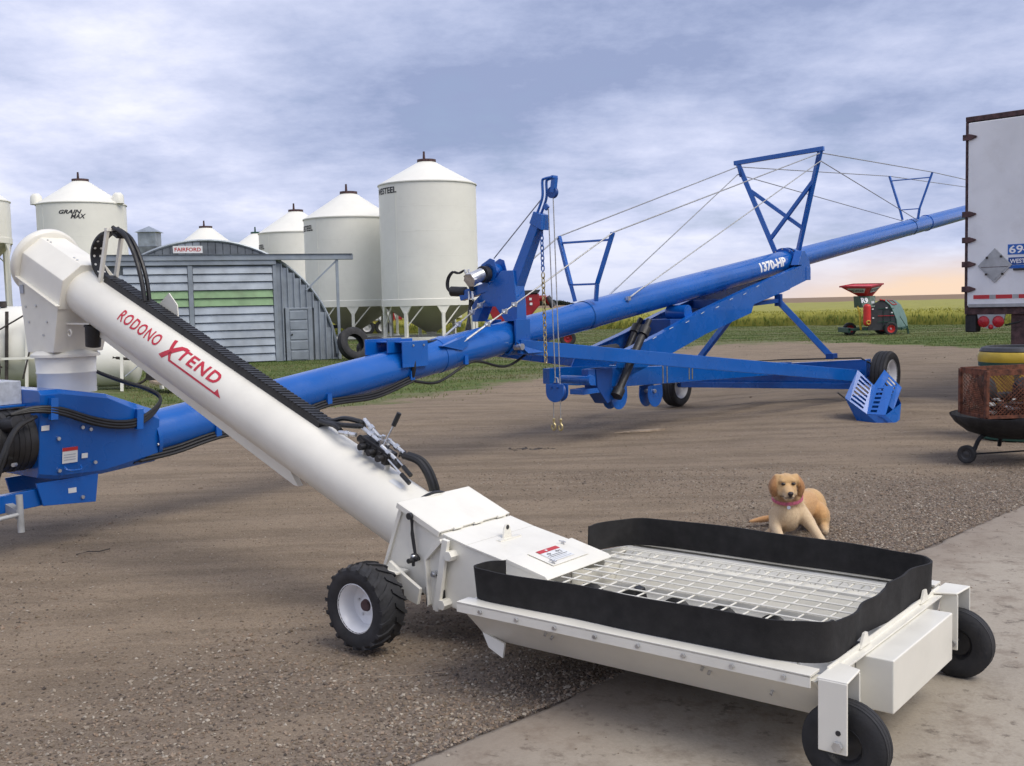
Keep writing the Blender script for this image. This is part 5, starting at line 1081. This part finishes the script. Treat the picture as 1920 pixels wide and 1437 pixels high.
# ================= red grain cart and trucks behind =================
RC = thing('grain_cart', 'dark red grain cart with black tarp behind the winch arm', 'cart', (.35, 39.6, 0))
MB().prism([(-1.1, 1.30), (-1.1, 1.85), (.72, 1.98), (.74, 1.55), (.30, 1.05), (-.3, .85), (-.9, .85)], lambda u, v, w: V(u, w, v), -.9, .9).build('hopper', 'red_mach', RC, bevel=.03)
MB().prism([(-1.15, 1.86), (-1.0, 2.05), (.78, 2.12), (.70, 1.99)], lambda u, v, w: V(u, w, v), -.95, .95).build('tarp', 'dark_plastic', RC, bevel=.02)
MB().cyl((.55, -.5, 1.80), (1.0, -.5, 1.80), .11, n=14).cyl((.98, -.5, 1.82), (1.25, -.5, 1.50), .12, n=14).build('unload_spout', 'red_mach', RC)
MB().cyl((1.02, -.5, 1.84), (1.26, -.5, 1.48), .13, n=14).build('spout_boot', 'dark_plastic', RC)
for x, z in ((.40, 1.78), (-.45, 1.45), (.12, 1.47), (.42, 1.6), (-.2, 1.02), (0, 1.06)): MB().cbox((x, -.91, z), (.09, .02, .09)).build('marker_lamp', 'white_decal', RC)
for k in range(4): MB().box((-.12, -.93, 1.02 + k * .10), (.14, -.91, 1.035 + k * .10)).build('ladder_rung', 'placard', RC)
MB().box((-1.0, -.7, .55), (1.9, .7, .68)).beam((.2, -.7, .62), (1.6, -.7, .86), .1, .12).build('frame', 'red_mach', RC)
for x in (-.6, .78, 1.75): wheel(RC, (x, -.75, .30), (0, -1, 0), .30, .22, .15, 'red_mach', 'rib', 0, hub=None, seg=24)
MB().box((1.15, -.8, .30), (1.62, -.3, .92)).build('toolbox', 'placard', RC, bevel=.02)
def truck(label, x, y, cab, body, s=1.0):
    o = thing('farm_truck', label, 'truck', (x, y, 0), R_(6)); 
    MB().prism([(0, .55), (0, 1.15), (.55, 1.25), (.85, 1.95), (1.9, 1.95), (1.9, .55)], lambda u, v, w: V(u, w, v), -.95, .95).build('cab', cab, o, bevel=.05)
    MB().prism([(.62, 1.28), (.88, 1.85), (1.3, 1.85), (1.3, 1.28)], lambda u, v, w: V(u, w, v), -.97, -.955).build('window', 'glass_dark', o)
    MB().box((2.0, -1.1, .85), (5.6, 1.1, 2.1)).build('box', body, o, bevel=.03); MB().box((.2, -.5, .45), (5.5, .5, .65)).build('chassis', 'black_metal', o)
    for xx in (.55, 4.2, 5.1): wheel(o, (xx, -.9, .45), (0, -1, 0), .45, .28, .24, 'rim_grey', 'rib', 0, hub=None, seg=24)
    return o
truck('white truck with dark red box seen under the bins near the shed', -12.6, 61.5, 'truck_white', 'truck_white')
truck('red and white truck parked under the tallest bins', -8.7, 66, 'red_mach', 'truck_white')

# ================= white van trailer at the right edge =================
TR = thing('van_trailer', 'white box van trailer with placard holder at the right edge', 'trailer', (6.47, 15.0, 0), R_(-45))
MB().box((.02, .06, 1.40), (2.58, 13.5, 4.03)).build('box', 'trailer_white', TR, bevel=.02)
MB().box((0, 0, 1.30), (2.6, .10, 1.40)).build('rear_sill', 'rust_trim', TR, bevel=.008); MB().box((0, -.01, 4.00), (2.6, .10, 4.07)).build('rear_header', 'rust_trim', TR, bevel=.008)
for x in (0, 2.54): MB().box((x + (0 if x < 1 else .02), -.005, 1.40), (x + (.04 if x < 1 else .06), .10, 4.0)).build('rear_post', 'rust_trim', TR, bevel=.006)
for x0, x1 in ((.05, 1.295), (1.305, 2.545)):
    d_ = MB().box((x0, -.035, 1.42), (x1, .02, 3.98)).build('door', 'trailer_white', TR, bevel=.012)
    MB().box((x0 + .02, -.042, 1.405), (x1 - .02, -.03, 1.45)).build('door_seal', 'placard', d_)
    xe = x0 if x0 < 1 else x1; sg = 1 if x0 < 1 else -1
    for z in (3.78, 2.71, 2.35, 2.01, 1.66):
        MB().prism([(xe - .07 * sg, z - .04), (xe - .07 * sg, z + .04), (xe + .03 * sg, z + .042), (xe + .12 * sg, z + .01), (xe + .12 * sg, z - .01), (xe + .03 * sg, z - .042)], lambda u, v, w: V(u, w, v), -.065, -.034).build('hinge', 'rust_trim', d_, bevel=.006)
for x in (.95, 1.65): MB().cyl((x, -.06, 1.42), (x, -.06, 3.98), .016, n=10).build('lock_rod', 'zinc', TR)
MB().box((.68, -.07, 1.90), (1.0, -.05, 1.93)).build('lock_handle', 'black_metal', TR, bevel=.004)
pl = MB().prism([(.43, 2.22), (.66, 1.98), (.43, 1.74), (.20, 1.98)], lambda u, v, w: V(u, w, v), -.055, -.037).build('placard_holder', 'placard', TR, bevel=.004)
MB().prism([(.43, 2.18), (.62, 1.98), (.43, 1.78), (.24, 1.98)], lambda u, v, w: V(u, w, v), -.060, -.0555).build('placard_flap', 'placard', pl); MB().box((.25, -.062, 1.955), (.61, -.060, 1.962)).build('flap_seam', 'rust_trim', pl)
for x, z in ((.52, 2.10), (.54, 1.86), (.32, 1.86), (.33, 2.09)): MB().cbox((x, -.066, z), (.03, .01, .03)).build('clip', 'dark_wood', pl)
nb = MB().box((.60, -.040, 2.12), (.92, -.036, 2.26)).build('number_sticker', 'blue_paint', TR)
text_part('number_lettering', '694', .28, .11, lambda x, y: V(.618 + x, -.0415, 2.135 + y), 'white_decal', nb, bold=.02)
cs_ = MB().box((.61, -.040, 1.98), (1.0, -.036, 2.08)).build('carrier_sticker', 'blue_dark', TR); MB().box((.61, -.040, 1.93), (1.0, -.036, 1.975)).build('carrier_stripe', 'blue_paint', TR)
text_part('carrier_lettering', 'WEST', .20, .06, lambda x, y: V(.63 + x, -.0415, 2.0 + y), 'white_decal', cs_, bold=.02)
for i in range(8): MB().box((.14 + i * .305, -.040, 1.52), (.14 + i * .305 + .22, -.036, 1.575)).build('tape_red', 'sticker_red', TR); MB().box((.365 + i * .305, -.040, 1.52), (.440 + i * .305, -.036, 1.575)).build('tape_white', 'placard', TR)
for x0 in (.18, 2.0):
    lh_ = MB().prism([(x0, 1.30), (x0 + .38, 1.30), (x0 + .35, 1.16), (x0 + .24, 1.10), (x0 + .14, 1.10), (x0 + .03, 1.16)], lambda u, v, w: V(u, w, v), .0, .03).build('lamp_bracket', 'placard', TR)
    for dx, dz, r in ((.09, 1.20, .072), (.29, 1.20, .072), (.19, 1.125, .032)): MB().lathe([(0.001, .022), (r * .7, .018), (r, .0), (r * 1.12, -.005), (r * 1.12, .0)], (x0 + dx, -.006, dz), (0, -1, 0), 20).build('tail_lamp', 'lamp_red', lh_, smooth=60)
MB().box((.0, .02, 1.05), (.16, .20, 1.30)).box((2.44, .02, 1.05), (2.6, .20, 1.30)).each('dock_bumper', 'rubber', TR, bevel=.02)
for x in (.62, 1.80): MB().box((x, .05, .46), (x + .20, .19, 1.30)).build('underride_post', 'rust_trim', TR, bevel=.01)
MB().box((.1, .04, .40), (2.5, .18, .52)).build('underride_bar', 'rust_trim', TR, bevel=.01)
MB().path(spline([(.55, .05, 1.15), (.75, .06, 1.20), (.9, .08, 1.28)], 4), .015, 6).build('wire', 'hose', TR)
for y in (4.2, 5.4):
    for x, sg in ((.30, -1), (2.3, 1)): wheel(TR, (x, y, .52), (sg, 0, 0), .52, .5, .30, 'rim_grey', 'rib', 8, seg=32)
MB().box((.7, .4, .95), (1.9, 13, 1.38)).build('chassis', 'black_metal', TR)
for x in (.75, 1.85): MB().beam((x, 10.8, 0), (x, 10.8, 1.0), .12, .12).build('landing_leg', 'black_metal', TR)

# ================= grain bagger =================
BG = thing('grain_bagger', 'red and green grain bagger with funnel hopper on the far grass', 'bagger', (14.0, 43.5, -.02))
def bz_(x, z, y=0): return V(x - 14.0, y, z)
top = [bz_(13.55, 2.02, -.2), bz_(14.55, 1.98, -.95), bz_(15.34, 2.10, -.2), bz_(14.4, 2.12, .7)]; bt_ = [bz_(14.30, 1.62, -.2), bz_(14.55, 1.60, -.45), bz_(14.90, 1.62, -.2), bz_(14.62, 1.62, .1)]
hp_ = MB().hexa(bt_ + top).build('funnel_hopper', 'red_bright', BG)
for i in range(4): MB().beam(top[i], top[(i + 1) % 4], .05, .06).build('hopper_rim', 'red_mach', hp_)
def onface(a, b, c, d, u, v, k=.02): p = (a * (1 - u) + b * u) * (1 - v) + (d * (1 - u) + c * u) * v; return p + unit(np.cross(b - a, d - a)) * k
for (i, j) in ((0, 1), (1, 2)):
    F_ = lambda u, v, k=.02, i=i, j=j: onface(bt_[i], bt_[j], top[j], top[i], u, v, k)
    s_ = MB().add([F_(.2, .42), F_(.8, .42), F_(.85, .86), F_(.15, .86)], [(0, 1, 2, 3)]).build('hopper_sticker', 'sticker', hp_, smooth=0)
    text_part('sticker_lettering', 'RICHIGER', 1, 1, lambda x, y, F_=F_: F_(.2 + x * .6, .52 + y * .24, .03), 'black_decal', s_, bold=.02)
nk = MB().hexa([bz_(14.30, 1.15, -.80), bz_(14.80, 1.15, -.80), bz_(14.80, 1.15, .3), bz_(14.30, 1.15, .3), bz_(14.24, 1.62, -.5), bz_(14.92, 1.62, -.5), bz_(14.92, 1.62, .2), bz_(14.24, 1.62, .2)]).build('neck', 'green_mach', BG, bevel=.015)
text_part('lettering_model', 'R9', .28, .22, lambda x, y: bz_(14.29 + x, 1.33 + y, -.70 + y * .64), 'white_decal', nk, bold=.04)
MB().cbox(bz_(14.74, 1.36, -.69), (.12, .01, .09)).build('sticker', 'sticker', nk)
MB().cyl(bz_(14.42, .52, -.95), bz_(14.42, 1.18, -.95), .15, n=18).ball(bz_(14.42, 1.18, -.95), (.15, .15, .12)).ball(bz_(14.42, .52, -.95), (.15, .15, .12)).build('pressure_tank', 'red_bright', BG, smooth=50)
MB().path(spline([bz_(14.12, 1.22, -.7), bz_(14.18, .9, -.75), bz_(14.20, .5, -.78), bz_(14.24, .25, -.75)], 5), .045, 8).torus(bz_(14.42, .55, -1.12), (0, 1, 0), .07, .025, 14, 6).each('drive_shaft', 'yellow_plastic', BG)
# tunnel: arch profile leaning back to the right
pf = [(14.52, .22), (14.58, 1.20), (15.0, 1.44), (15.20, 1.40), (15.40, 1.23), (15.54, .95), (15.66, .65), (15.72, .22)]; sh = V(1.10, 1.75, 0)
fr = [bz_(x, z, -.75) for x, z in pf]; bk_ = [p + sh for p in fr]; k = len(pf)
MB().add(fr, [tuple(range(k))]).build('tunnel_mouth', 'dark_plastic', BG, smooth=0)
MB().add(fr[1:] + bk_[1:], [(i, i + 1, k - 1 + i + 1, k - 1 + i) for i in range(k - 2)]).build('tunnel_tarp', 'green_tarp', BG, smooth=60)
MB().path(fr[2:], .025, 6).build('mouth_hoop', 'green_mach', BG)
MB().path([p + V(.01, -.0, .012) for p in fr[2:4]], .05, 6).build('hood_trim', 'red_bright', BG)
q = [fr[3] * .75 + bk_[3] * .25, fr[5] * .75 + bk_[5] * .25, fr[5] * .35 + bk_[5] * .65, fr[3] * .35 + bk_[3] * .65]
MB().path([p + V(.01, -.02, .02) for p in (fr[3] * .8 + bk_[3] * .2, fr[4] * .8 + bk_[4] * .2, fr[4] * .4 + bk_[4] * .6, fr[3] * .4 + bk_[3] * .6)], .02, 6, True).build('tarp_marking', 'red_bright', BG)
for z, w in ((.80, .012), (1.10, .008), (.55, .008)): MB().beam(bz_(14.92, z, -.78), bz_(15.62 - z * .05, z, -.78), .012, .03).build('frame_bar', 'red_mach' if w > .01 else 'green_mach', BG)
for x in (15.15, 15.45): MB().beam(bz_(x, .25, -.78), bz_(x, 1.1, -.78), .02, .012).build('frame_bar', 'green_mach', BG)
for x, z in ((15.26, 1.12), (15.48, .92), (14.70, 1.08), (14.72, .72)): MB().cbox(bz_(x, z, -.80), (.07, .01, .05)).build('sticker', 'sticker', BG)
MB().box(bz_(13.75, .22, -.7), bz_(15.95, .32, -.6)).box(bz_(13.75, .22, .5), bz_(15.95, .32, .6)).box(bz_(13.72, .14, -.7), bz_(13.84, .34, .6)).build('frame', 'green_mach', BG, bevel=.01)
MB().beam(bz_(15.9, .25, -.7), bz_(16.45, .30, .2), .08, .08).beam(bz_(16.42, .35, .1), bz_(16.50, .0, .1), .06, .06).cyl(bz_(15.85, .75, -.7), bz_(16.42, .30, .1), .014, n=6).build('rear_stay', 'green_mach', BG)
wheel(BG, bz_(15.42, .27, -.82), (0, -1, 0), .27, .20, .155, 'red_bright', 'rib', 0, seg=28); wheel(BG, bz_(14.05, .27, .1), (0, -1, 0), .27, .20, .155, 'red_mach', 'rib', 0, seg=28); wheel(BG, bz_(15.6, .27, .8), (0, 1, 0), .27, .20, .155, 'red_bright', 'rib', 0, seg=28)

# ================= rusty fire pit on wheels =================
FP = thing('fire_pit', 'rusty mesh-sided fire pit bowl on black wheeled legs', 'fire pit', (4.82, 10.02, 0), 0)
MB().lathe([(.585, .440), (.585, .425), (.54, .36), (.43, .275), (.27, .225), (.0, .21), (.0, .222), (.27, .237), (.42, .287), (.53, .37), (.57, .435)], (0, 0, 0), (0, 0, 1), 48).build('bowl', 'char', FP, smooth=50)
cr_ = [V(-.44, -.36), V(.40, -.30), V(.34, .36), V(-.47, .13)]
for i in range(4):
    p, q = cr_[i], cr_[(i + 1) % 4]; P3 = lambda u, z: V(p[0] * (1 - u) + q[0] * u, p[1] * (1 - u) + q[1] * u, z)
    MB().beam(P3(0, .45), P3(0, .88), .055, .03).build('corner_post', 'rust_mesh', FP, bevel=.004); MB().beam(P3(.0, .865), P3(1, .865), .012, .055).beam(P3(.0, .452), P3(1, .452), .012, .03).each('panel_rail', 'rust_mesh', FP)
    g = MB(); n = 22
    for k in range(n + 1):
        u = k / n
        for dz in (1, -1):
            u1 = u + dz * .5
            ua, za, ub, zb_ = u, .46, u1, .85
            if u1 < 0: f = u / (u - u1); ub, zb_ = 0, .46 + f * .39
            if u1 > 1: f = (1 - u) / (u1 - u); ub, zb_ = 1, .46 + f * .39
            if abs(ua - ub) > .02: g.beam(P3(ua, za), P3(ub, zb_), .004, .006)
    g.build('mesh_panel', 'rust_mesh', FP, smooth=0)
lg_ = random.Random(3)
for i in range(7): a = lg_.uniform(0, 6.28); r = lg_.uniform(.05, .28); MB().cyl((math.cos(a) * r - .2, math.sin(a) * r - .1, .40 + .05 * i), (math.cos(a) * r + .22, math.sin(a) * r + .12 * (i % 3 - 1), .45 + .04 * i), .055, .04, n=9).build('charred_log', 'char', FP)
MB().ball((.12, -.12, .70), (.20, .14, .12), 14, 9).build('burnt_lump', 'char', FP); MB().ball((-.30, .0, .66), (.12, .10, .16), 10, 8).build('burnt_lump', 'char', FP)
for i in range(16):
    a = lg_.uniform(0, 6.28); c_ = V(lg_.uniform(-.35, .25), lg_.uniform(-.34, -.05), lg_.uniform(.47, .62)); M3 = np.array(Matrix.Rotation(a, 3, 'Z') @ Matrix.Rotation(lg_.uniform(-.8, .8), 3, 'X'))
    MB().cbox(c_, (lg_.uniform(.05, .14), lg_.uniform(.02, .06), .012), M3=M3).build('ash_flake', 'ash', FP)
for an in (200, 320, 80):
    d_ = V(math.cos(R_(an)), math.sin(R_(an)), 0); MB().path(spline([d_ * .36 + V(0, 0, .27), d_ * .44 + V(0, 0, .22), d_ * .50 + V(0, 0, .12), d_ * .53 + V(0, 0, .06)], 5), .020, 8).build('leg', 'char', FP)
MB().path(spline([V(.10, -.40, .26), V(.14, -.44, .14), V(.20, -.48, .03), V(.32, -.50, .015), V(.46, -.46, .02), V(.52, -.40, .10)], 6), .018, 8).build('skid_hoop', 'char', FP)
for q in (V(-.545, -.19, .088), V(.22, -.02, .088)):
    wheel(FP, q, (-.75, -.66, 0), .088, .045, .05, 'dark_plastic', 'flat', 0, hub=None, seg=24)
MB().cyl((-.53, -.20, .088), (.22, -.02, .088), .008, n=8).build('axle_rod', 'char', FP)

# ================= yellow drum =================
YD = thing('yellow_drum', 'yellow round drum with black lid behind the rusty fire pit', 'drum', (5.56, 11.55, 0))
MB().lathe([(.0, .02), (.33, .02), (.35, .06), (.372, .79), (.372, .84), (.385, .845), (.392, .86), (.392, .93), (.375, .955), (.30, .96), (.30, .84)], (0, 0, 0), (0, 0, 1), 48).build('body', 'yellow_plastic', YD, smooth=40)
MB().lathe([(.372, .795), (.386, .80), (.386, .845), (.372, .85)], (0, 0, 0), (0, 0, 1), 48).build('green_band', 'green_plastic', YD)
for an in (-2.0, -1.2): MB().beam((.383 * math.cos(an), .383 * math.sin(an), .1), (.383 * math.cos(an), .383 * math.sin(an), .80), .05, .012, up=(math.cos(an), math.sin(an), 0)).build('strap', 'green_plastic', YD)
MB().lathe([(.37, .950), (.375, .965), (.355, 1.0), (.31, 1.015), (.285, 1.01), (.28, .975), (.0, .975)], (0, 0, 0), (0, 0, 1), 48).build('lid', 'dark_plastic', YD, smooth=40)
MB().lathe([(.30, .0), (.36, .0), (.36, .035), (.30, .035)], (0, 0, 0), (0, 0, 1), 40, closed=True).build('base_ring', 'green_plastic', YD)
MB().add([V((.3935) * math.cos(a), (.3935) * math.sin(a), z) for z in (.868, .925) for a in np.linspace(-1.50, -.60, 12)], [(i, i + 1, 13 + i, 12 + i) for i in range(11)]).build('name_sticker', 'sticker', YD, smooth=60, recalc=False)
text_part('name_lettering', 'theFMCCLUB.com', .33, .036, lambda x, y: V(.395 * math.cos(-1.47 + x / .395), .395 * math.sin(-1.47 + x / .395), .879 + y), 'black_decal', YD, bold=.02, step=.03)
MB().ball((-.42, -.05, .74), (.06, .05, .03), 8, 6).build('tap', 'dark_plastic', YD)

# ================= bits on the ground =================
pk = MB().hexa([(-.32, -.10, .0), (.12, -.03, .0), (.34, .12, .0), (.02, .10, .0), (-.32, -.10, .012), (.12, -.03, .020), (.34, .12, .028), (.02, .10, .018)]).build('cardboard', 'tan_wood', None, smooth=0)
pk.location = (1.55, 12.85, float(gh(1.55, 12.85)) - .010); tag(pk, 'flat brown scrap of cardboard on the dirt right of the hanging hooks', 'cardboard')
tw = MB().path([(0, 0, .004), (.06, .05, .012), (.13, .06, .008), (.19, .10, .016)], .004, 5).path([(.06, .05, .010), (.10, .02, .016)], .003, 5).build('twig', 'dark_wood', None); tw.location = (-2.95, 6.95, -.008); tag(tw, 'small dark twig lying on the bare dirt at the left', 'twig')
sw = MB().path([(0, 0, 0), (.12, .02, .004), (.27, .035, .002), (.40, .06, .004)], .0018, 5).build('straw', 'tan_wood', None); sw.location = (-.72, 4.42, .004); tag(sw, 'thin pale straw lying on the gravel below the lugged wheel', 'straw')
cd = []; 
for i in range(26): a = random.uniform(0, 6.28); cd.append((random.gauss(0, .12), random.gauss(0, .045)))
dm = MB()
for x, y in cd: dm.ball((x, y, .0), (random.uniform(.01, .035), random.uniform(.01, .03), random.uniform(.006, .014)), 6, 4)
do = dm.build('mud_lumps', 'dark_wood', None); do.location = (.22, 11.7, float(gh(.22, 11.7)) - .012); tag(do, 'patch of dark broken mud below the hanging hooks', 'mud', kind='stuff')
# ================= dog =================
DG = thing('dog', 'yellow labrador type dog lying on the gravel in a pink collar', 'dog', (1.86, 6.90, 0))
def dp(x, y, z): return V(x - 1.86, y - 6.90, z)
db = MB()
def cap(p, q, r0_, r1_, n=12):
    p, q = np.array(p), np.array(q)
    for i in range(n): f = i / (n - 1); db.ball(p * (1 - f) + q * f, r0_ * (1 - f) + r1_ * f, 12, 8)
# trunk
db.ball(dp(1.815, 6.93, .175), (.100, .12, .130), 16, 12); db.ball(dp(1.80, 6.86, .170), (.078, .070, .095), 14, 10)
cap(dp(1.86, 7.00, .185), dp(2.04, 7.26, .155), .106, .106, 22); db.ball(dp(2.075, 7.29, .14), (.108, .13, .125), 14, 10)
db.ball(dp(2.10, 7.18, .095), (.072, .12, .094), 14, 10)          # haunch
cap(dp(2.12, 7.14, .045), dp(2.09, 7.00, .026), .038, .026)
# neck and head
cap(dp(1.825, 6.92, .24), dp(1.785, 6.845, .345), .098, .074)
db.ball(dp(1.776, 6.80, .398), (.069, .080, .060), 16, 12); db.ball(dp(1.774, 6.772, .412), (.066, .050, .040), 14, 10)
db.ball(dp(1.768, 6.755, .362), (.066, .056, .052), 14, 10)
cap(dp(1.765, 6.73, .358), dp(1.757, 6.645, .344), .044, .031); db.ball(dp(1.757, 6.648, .332), (.035, .034, .025), 12, 8)
cap(dp(1.764, 6.735, .328), dp(1.758, 6.685, .316), .032, .021)
for sx in (-1, 1): db.ball(dp(1.768 + sx * .036, 6.732, .345), (.028, .03, .030), 10, 8); db.ball(dp(1.772 + sx * .032, 6.736, .416), (.023, .02, .016), 10, 8)
# ears: folded triangular flaps hanging beside the cheeks
for sx in (-1, 1):
    tipy = .318 if sx > 0 else .322
    for f in np.linspace(0, 1, 9):
        ox = .061 + .047 * math.sin(min(1, f * 1.5) * 1.35) - .028 * max(0, f - .45); zz = .440 + (tipy - .440) * f; wdt = (.030 + .016 * math.sin(f * 2.6)) * (1 - .45 * f ** 3)
        db.ball(dp(1.776 + sx * ox, 6.795 - .018 * f, zz), (.0125 + .010 * (1 - f), wdt, .017), 10, 8)
        db.ball(dp(1.776 + sx * (ox - .020 * (1 - f * .4)), 6.775 - .010 * f, zz + .002), (.016, wdt * .7, .015), 10, 8)
# forelegs, splayed
cap(dp(1.740, 6.90, .17), dp(1.716, 6.845, .090), .054, .040); cap(dp(1.716, 6.84, .09), dp(1.722, 6.715, .036), .036, .027); db.ball(dp(1.722, 6.70, .024), (.036, .052, .026), 12, 8)
cap(dp(1.890, 6.91, .185), dp(1.945, 6.84, .110), .058, .040); cap(dp(1.945, 6.835, .108), dp(1.972, 6.69, .038), .036, .027); db.ball(dp(1.976, 6.67, .024), (.036, .055, .026), 12, 8)
for cx_, cy_ in ((1.722, 6.655), (1.976, 6.622)):
    for k in (-.022, 0, .022): db.ball(dp(cx_ + k, cy_, .018), (.0125, .018, .016), 8, 6)
# far hind foot and tail
cap(dp(1.80, 7.02, .045), dp(1.71, 6.985, .026), .040, .026); db.ball(dp(1.695, 6.965, .022), (.038, .028, .022), 10, 8)
for p, q, a, b_ in ((dp(2.0, 7.35, .08), dp(1.85, 7.36, .05), .032, .026), (dp(1.85, 7.36, .05), dp(1.74, 7.34, .042), .026, .021), (dp(1.74, 7.34, .042), dp(1.655, 7.31, .036), .021, .011)): cap(p, q, a, b_)
tmp = db.build('dog_raw', None, None, smooth=0)
rm = tmp.modifiers.new('r', 'REMESH'); rm.mode = 'VOXEL'; rm.voxel_size = .0058; sm = tmp.modifiers.new('s', 'SMOOTH'); sm.factor = .5; sm.iterations = 14
dg = bpy.context.evaluated_depsgraph_get(); dg.update(); me = bpy.data.meshes.new_from_object(tmp.evaluated_get(dg)); bpy.data.objects.remove(tmp)
me.name = 'body'; nv = len(me.vertices); co = np.empty(nv * 3, np.float32); me.vertices.foreach_get('co', co); co = co.reshape(-1, 3).astype(float); wx = co[:, 0] + 1.86; wy = co[:, 1] + 6.90; wz = co[:, 2]
tan = np.array([.54, .34, .155]); pale = np.array([.66, .52, .345]); dark = np.array([.38, .19, .08])
def sm_(a, b, x): t_ = np.clip((x - a) / (b - a), 0, 1); return t_ * t_ * (3 - 2 * t_)
colr = np.tile(tan, (nv, 1)); mixin = lambda c, f: colr * (1 - f[:, None]) + c * f[:, None]
colr = mixin(pale, .75 * sm_(6.98, 6.86, wy) * sm_(.32, .20, wz)); colr = mixin(pale * 1.05, .8 * sm_(.06, .02, wz)); colr = mixin(pale, .5 * sm_(7.05, 6.95, wy) * sm_(1.86, 1.95, wx) * sm_(.22, .26, wz))
ear = (np.abs(wx - 1.776) > .068) & (wz > .305) & (wy < 6.86) & (wz < .45); colr = mixin(dark, .95 * ear * np.clip((np.abs(wx - 1.776) - .066) / .014, 0, 1))
colr = mixin(pale * .98, .7 * sm_(6.75, 6.70, wy) * sm_(.37, .33, wz) * (wz > .28)); colr = mixin(dark * 1.25, .75 * ((wx < 1.80) & (wy > 7.2) & (wz < .12)).astype(float))
colr = mixin(np.array([.52, .27, .10]), .55 * sm_(.13, .03, np.hypot(wx - 2.02, wy - 7.08) - .05) * (wz > .1))
# dark lip line and eye rims as coat markings
lip = np.exp(-((wz - (.333 - .28 * np.abs(wx - 1.760))) / .0045) ** 2) * (wy < 6.735) * (np.abs(wx - 1.76) < .055) * (wz < .345); colr = mixin(np.array([.035, .022, .02]), .9 * np.clip(lip, 0, 1))
br_n = np.exp(-((wx - 1.757) / .017) ** 2) * sm_(6.70, 6.67, wy) * (wz < .362) * (wz > .322); colr = mixin(np.array([.05, .035, .035]), .75 * br_n)
at = me.attributes.new('tint', 'FLOAT_COLOR', 'POINT'); at.data.foreach_set('color', np.c_[np.clip(colr, 0, 1), np.ones(nv)].astype(np.float32).ravel()); me.shade_smooth()
mt, t, b = nmat('fur'); P = geopos(t); c = mixc(t, .22, attr(t, 'tint', True), ramp(t, noise(t, 150, 4, .6, mapped(t, P, (1, 1, .45))), [(.3, .25), (.7, .8)]), 'OVERLAY'); t.links.new(c, b.inputs['Base Color']); b.inputs['Roughness'].default_value = .78
b.inputs['Sheen Weight'].default_value = .25; b.inputs['Specular IOR Level'].default_value = .2; bump(t, b, noise(t, 260, 3, .6, mapped(t, P, (1, 1, .35))), .5, .003); M['fur'] = mt
me.materials.clear(); me.materials.append(mt); bo = bpy.data.objects.new('body', me); COL.objects.link(bo); bo.parent = DG
paint('dog_nose', (.03, .02, .022), .35, var=.2, vscale=80); paint('dog_eye', (.02, .012, .01), .12, var=.1)
MB().ball(dp(1.757, 6.614, .356), (.019, .013, .014), 12, 8).ball(dp(1.757, 6.620, .344), (.013, .010, .011), 10, 8).build('nose', 'dog_nose', DG, smooth=60)
for sx in (-1, 1): MB().ball(dp(1.770 + sx * .033, 6.7165, .4015), (.0145, .010, .0095), 12, 8).build('eye', 'dog_eye', DG, smooth=60)
cpt = []; c0 = dp(1.803, 6.872, .286); nrm = unit(V(-.10, -.30, 1)); _, ca_, cb2 = frame(nrm)
for i in range(28): a = 2 * math.pi * i / 28; cpt.append(c0 + (ca_ * math.cos(a) + cb2 * math.sin(a)) * .097)
colm = MB(); vs = []
for p in cpt: o_ = unit(p - c0); vs += [p - nrm * .011, p + nrm * .011, p + nrm * .011 + o_ * .005, p - nrm * .011 + o_ * .005]
colm.add(vs, [(4 * i + j, 4 * i + (j + 1) % 4, 4 * ((i + 1) % 28) + (j + 1) % 4, 4 * ((i + 1) % 28) + j) for i in range(28) for j in range(4)]); cll = colm.build('collar', 'pink', DG, smooth=50)
MB().lathe([(0.001, .002), (.012, .002), (.012, -.002), (0.001, -.002)], dp(1.785, 6.768, .236), (0, -1, .2), 16).build('collar_tag', 'zinc', cll)

# short coat
nrm_ = np.empty(nv * 3, np.float32); me.vertices.foreach_get('normal', nrm_); nrm_ = nrm_.reshape(-1, 3).astype(float)
pick = rng.choice(nv, min(nv, 26000), replace=nv < 26000); pc, pn = co[pick], nrm_[pick]; keep = ~((pc[:, 1] + 6.90 < 6.69) & (pc[:, 2] > .29)); pick, pc, pn = pick[keep], pc[keep], pn[keep]
fl = np.tile([.05, .35, -.75], (len(pc), 1)) + rng.normal(0, .25, (len(pc), 3)); dr_ = pn * .55 + fl; dr_ /= np.linalg.norm(dr_, axis=1)[:, None]; sd_ = np.cross(dr_, pn); sd_ /= np.linalg.norm(sd_, axis=1)[:, None] + 1e-6
ln_ = rng.uniform(.005, .011, (len(pc), 1)); hv = np.stack([pc - sd_ * .0011, pc + sd_ * .0011, pc + dr_ * ln_], 1).reshape(-1, 3)
hc = np.repeat(np.clip(colr[pick] * rng.uniform(.72, 1.22, (len(pc), 1)), 0, 1), 3, 0)
ho = mesh_np('coat', hv, np.arange(len(hv)).reshape(-1, 3), 'fur', {'tint': hc}, bo, smooth=False); ho['kind'] = 'stuff'
